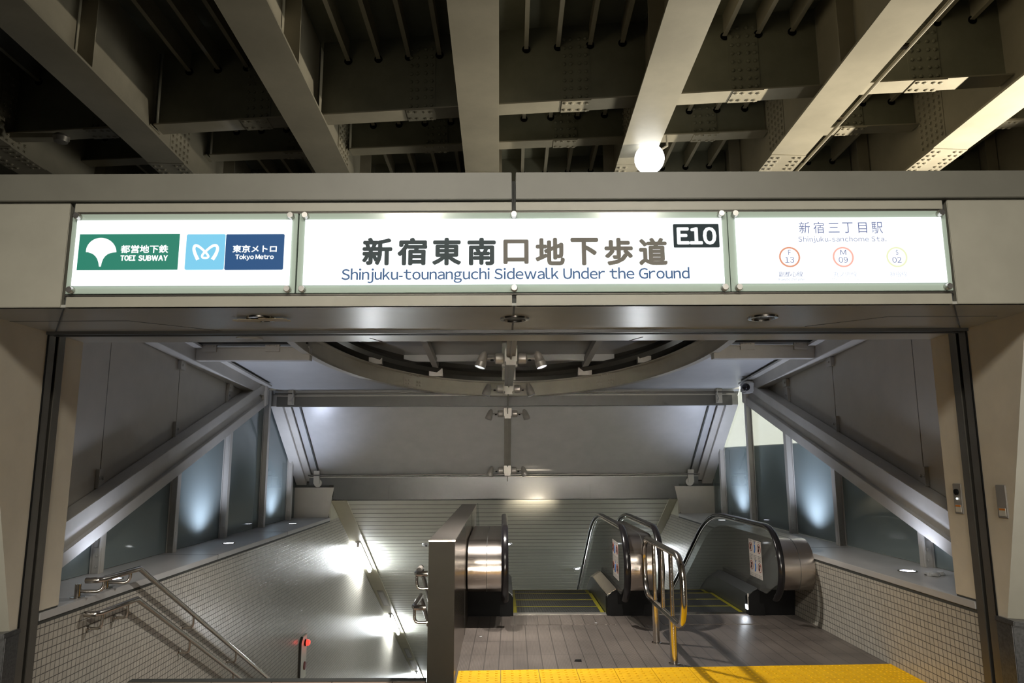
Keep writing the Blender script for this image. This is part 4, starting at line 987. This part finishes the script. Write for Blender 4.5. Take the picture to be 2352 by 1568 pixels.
for y in (7.15, 8.35, 9.55): jbracket(-2.93, -3.03, y, fz_(y), t, 1)
for y in (5.50, 5.88):
    MB().tube([(-3.10, y-.03, .65), (-3.10, y-.03, .745)], .022, 14).build('post', 'polished', t)
    MB().lathe([(.05, 0), (.05, .004), (.024, .006)], (-3.10, y-.03, .65), n=18).build('floor_flange', 'polished', t)
    MB().tube([(-3.10, y-.03, .695), (-2.97, y-.01, .690), (-2.945, y, .70), (-2.93, y, .73), (-2.93, y, .775)], .013, 10).build('bracket', 'polished', t)
t, fz_ = stair_rail('lower stair handrail along the left tiled wall, below the ledge', -2.93, -3.03, .54, 1, False)
for y in (5.52, 5.88, 7.10, 8.30, 9.5): jbracket(-2.93, -3.03, y, fz_(y), t, 1)
t, fz_ = stair_rail('upper stair handrail on the stair side of the steel divider', -.655, -.555, .775, -1, False, y0=5.68)
jbracket(-.655, -.555, 5.72, .775, t, -1); jbracket(-.655, -.555, 7.1, fz_(7.1), t, -1)
lb = MB().tube([(-.655, 5.86, .775), (-.655, 5.97, .775)], .0225, 14).build('braille_label', M['sticker'], t)
t, fz_ = stair_rail('lower stair handrail on the stair side of the steel divider', -.655, -.555, .555, -1, False, y0=5.55)
jbracket(-.655, -.555, 5.60, .555, t, -1); jbracket(-.655, -.555, 7.1, fz_(7.1), t, -1)

# ================================================================== SMALL THINGS
al = thing('alarm_station', 'emergency alarm plate with a red lamp on the left tiled stair wall', 'alarm', (-3.03, 11.45, -1.3))
MB().prism([(11.30, -1.60), (11.30, -1.06), (11.38, -.98), (11.62, -.98), (11.62, -1.60)], 0, -3.03, -3.00).build('back_plate', 'cove', al, .004)
MB().prism([(11.29, -1.60), (11.29, -1.06), (11.375, -.975), (11.39, -.985), (11.305, -1.065), (11.305, -1.60)], 0, -3.03, -2.995).build('edge_frame', 'dark', al)
MB().lathe([(.05, 0), (.05, .012), (.045, .02)], (-3.0, 11.52, -1.09), (1, 0, 0), 20).build('lamp_base', 'black', al)
MB().lathe([(.044, 0), (.042, .03), (.03, .05), (.004, .058)], (-2.98, 11.52, -1.09), (1, 0, 0), 20).build('red_lamp', emit('red_lamp_glass', (1, .03, .02), 3), al)
MB().lathe([(.06, 0), (.06, .012), (.05, .02), (.03, .016), (.004, .016)], (-3.0, 11.52, -1.42), (1, 0, 0), 22).build('call_button', paint('call_button_red', (.16, .04, .035), .4), al)
spot('alarm_glow', T((-2.90, 11.52, -1.09)), T((-3.03, 11.5, -1.09)), .6, (1, .05, .03), 150, 1, .02)
# crumpled rag on the right ledge
u, y = on_z(2150, 1322, .70); mb = MB(); random.seed(11)
for k in range(9):
    cx, cy = u+random.uniform(-.06, .06), y+random.uniform(-.04, .04); rr = random.uniform(.018, .035)
    mb.lathe([(.004, .0), (rr, .003), (rr*1.1, .012), (rr*.7, .022+random.random()*.012), (.004, .03)], (cx, cy, .70), (random.uniform(-.3, .3), random.uniform(-.3, .3), 1), 9)
tag(mb.build('rag', 'canopy'), 'small crumpled pale rag lying on the right ledge', 'rag')
for px, py, s_, lab, mt in ((1368, 1431, .016, 'tiny pale paper scrap on the floor beside the black escalator plinth', 'canopy'), (1104, 1462, .013, 'tiny pale paper scrap on the floor beside the steel divider', 'canopy'), (1327, 1517, .032, 'dark flat patch of tape on the floor near the yellow paving', 'black')):
    u, y = on_z(px, py, 0)
    o = MB().add([(u-s_, y-s_*.8, .0015), (u+s_*.9, y-s_, .002), (u+s_, y+s_*.7, .004), (u-s_*.5, y+s_*.9, .002), (u-s_, y-s_*.8, .0035), (u+s_*.9, y-s_, .004), (u+s_, y+s_*.7, .006), (u-s_*.5, y+s_*.9, .004)],
           [(0, 3, 2, 1), (4, 5, 6, 7), (0, 1, 5, 4), (1, 2, 6, 5), (2, 3, 7, 6), (3, 0, 4, 7)]).build('paper_scrap' if mt != 'black' else 'floor_tape', mt)
    tag(o, lab, 'scrap' if mt != 'black' else 'tape')
# lit light box outside, behind the right glass
lb = thing('lit_display_box', 'warm white lit box glowing behind the upper right glass panes', 'light box', (4.25, 11, 1.83))
MB().box(4.28, 5.199, 8.0, 15.5, 1.84, 3.4).build('housing', 'spotgrey', lb)
MB().box(4.262, 4.278, 8.03, 15.47, 1.86, 3.38).build('lit_face', emit('lit_box_face', (1.0, .96, .82), 5.0), lb)
struct(MB().box(5.2, 5.3, 3, 20, -.5, 3.4).build('wall_outside', 'concrete'), 'dark wall outside beyond the right glass', 'wall')
struct(MB().box(-5.0, -4.9, 5.5, 20, -.5, 3.4).build('wall_outside', 'concrete'), 'dark wall outside beyond the left glass', 'wall')
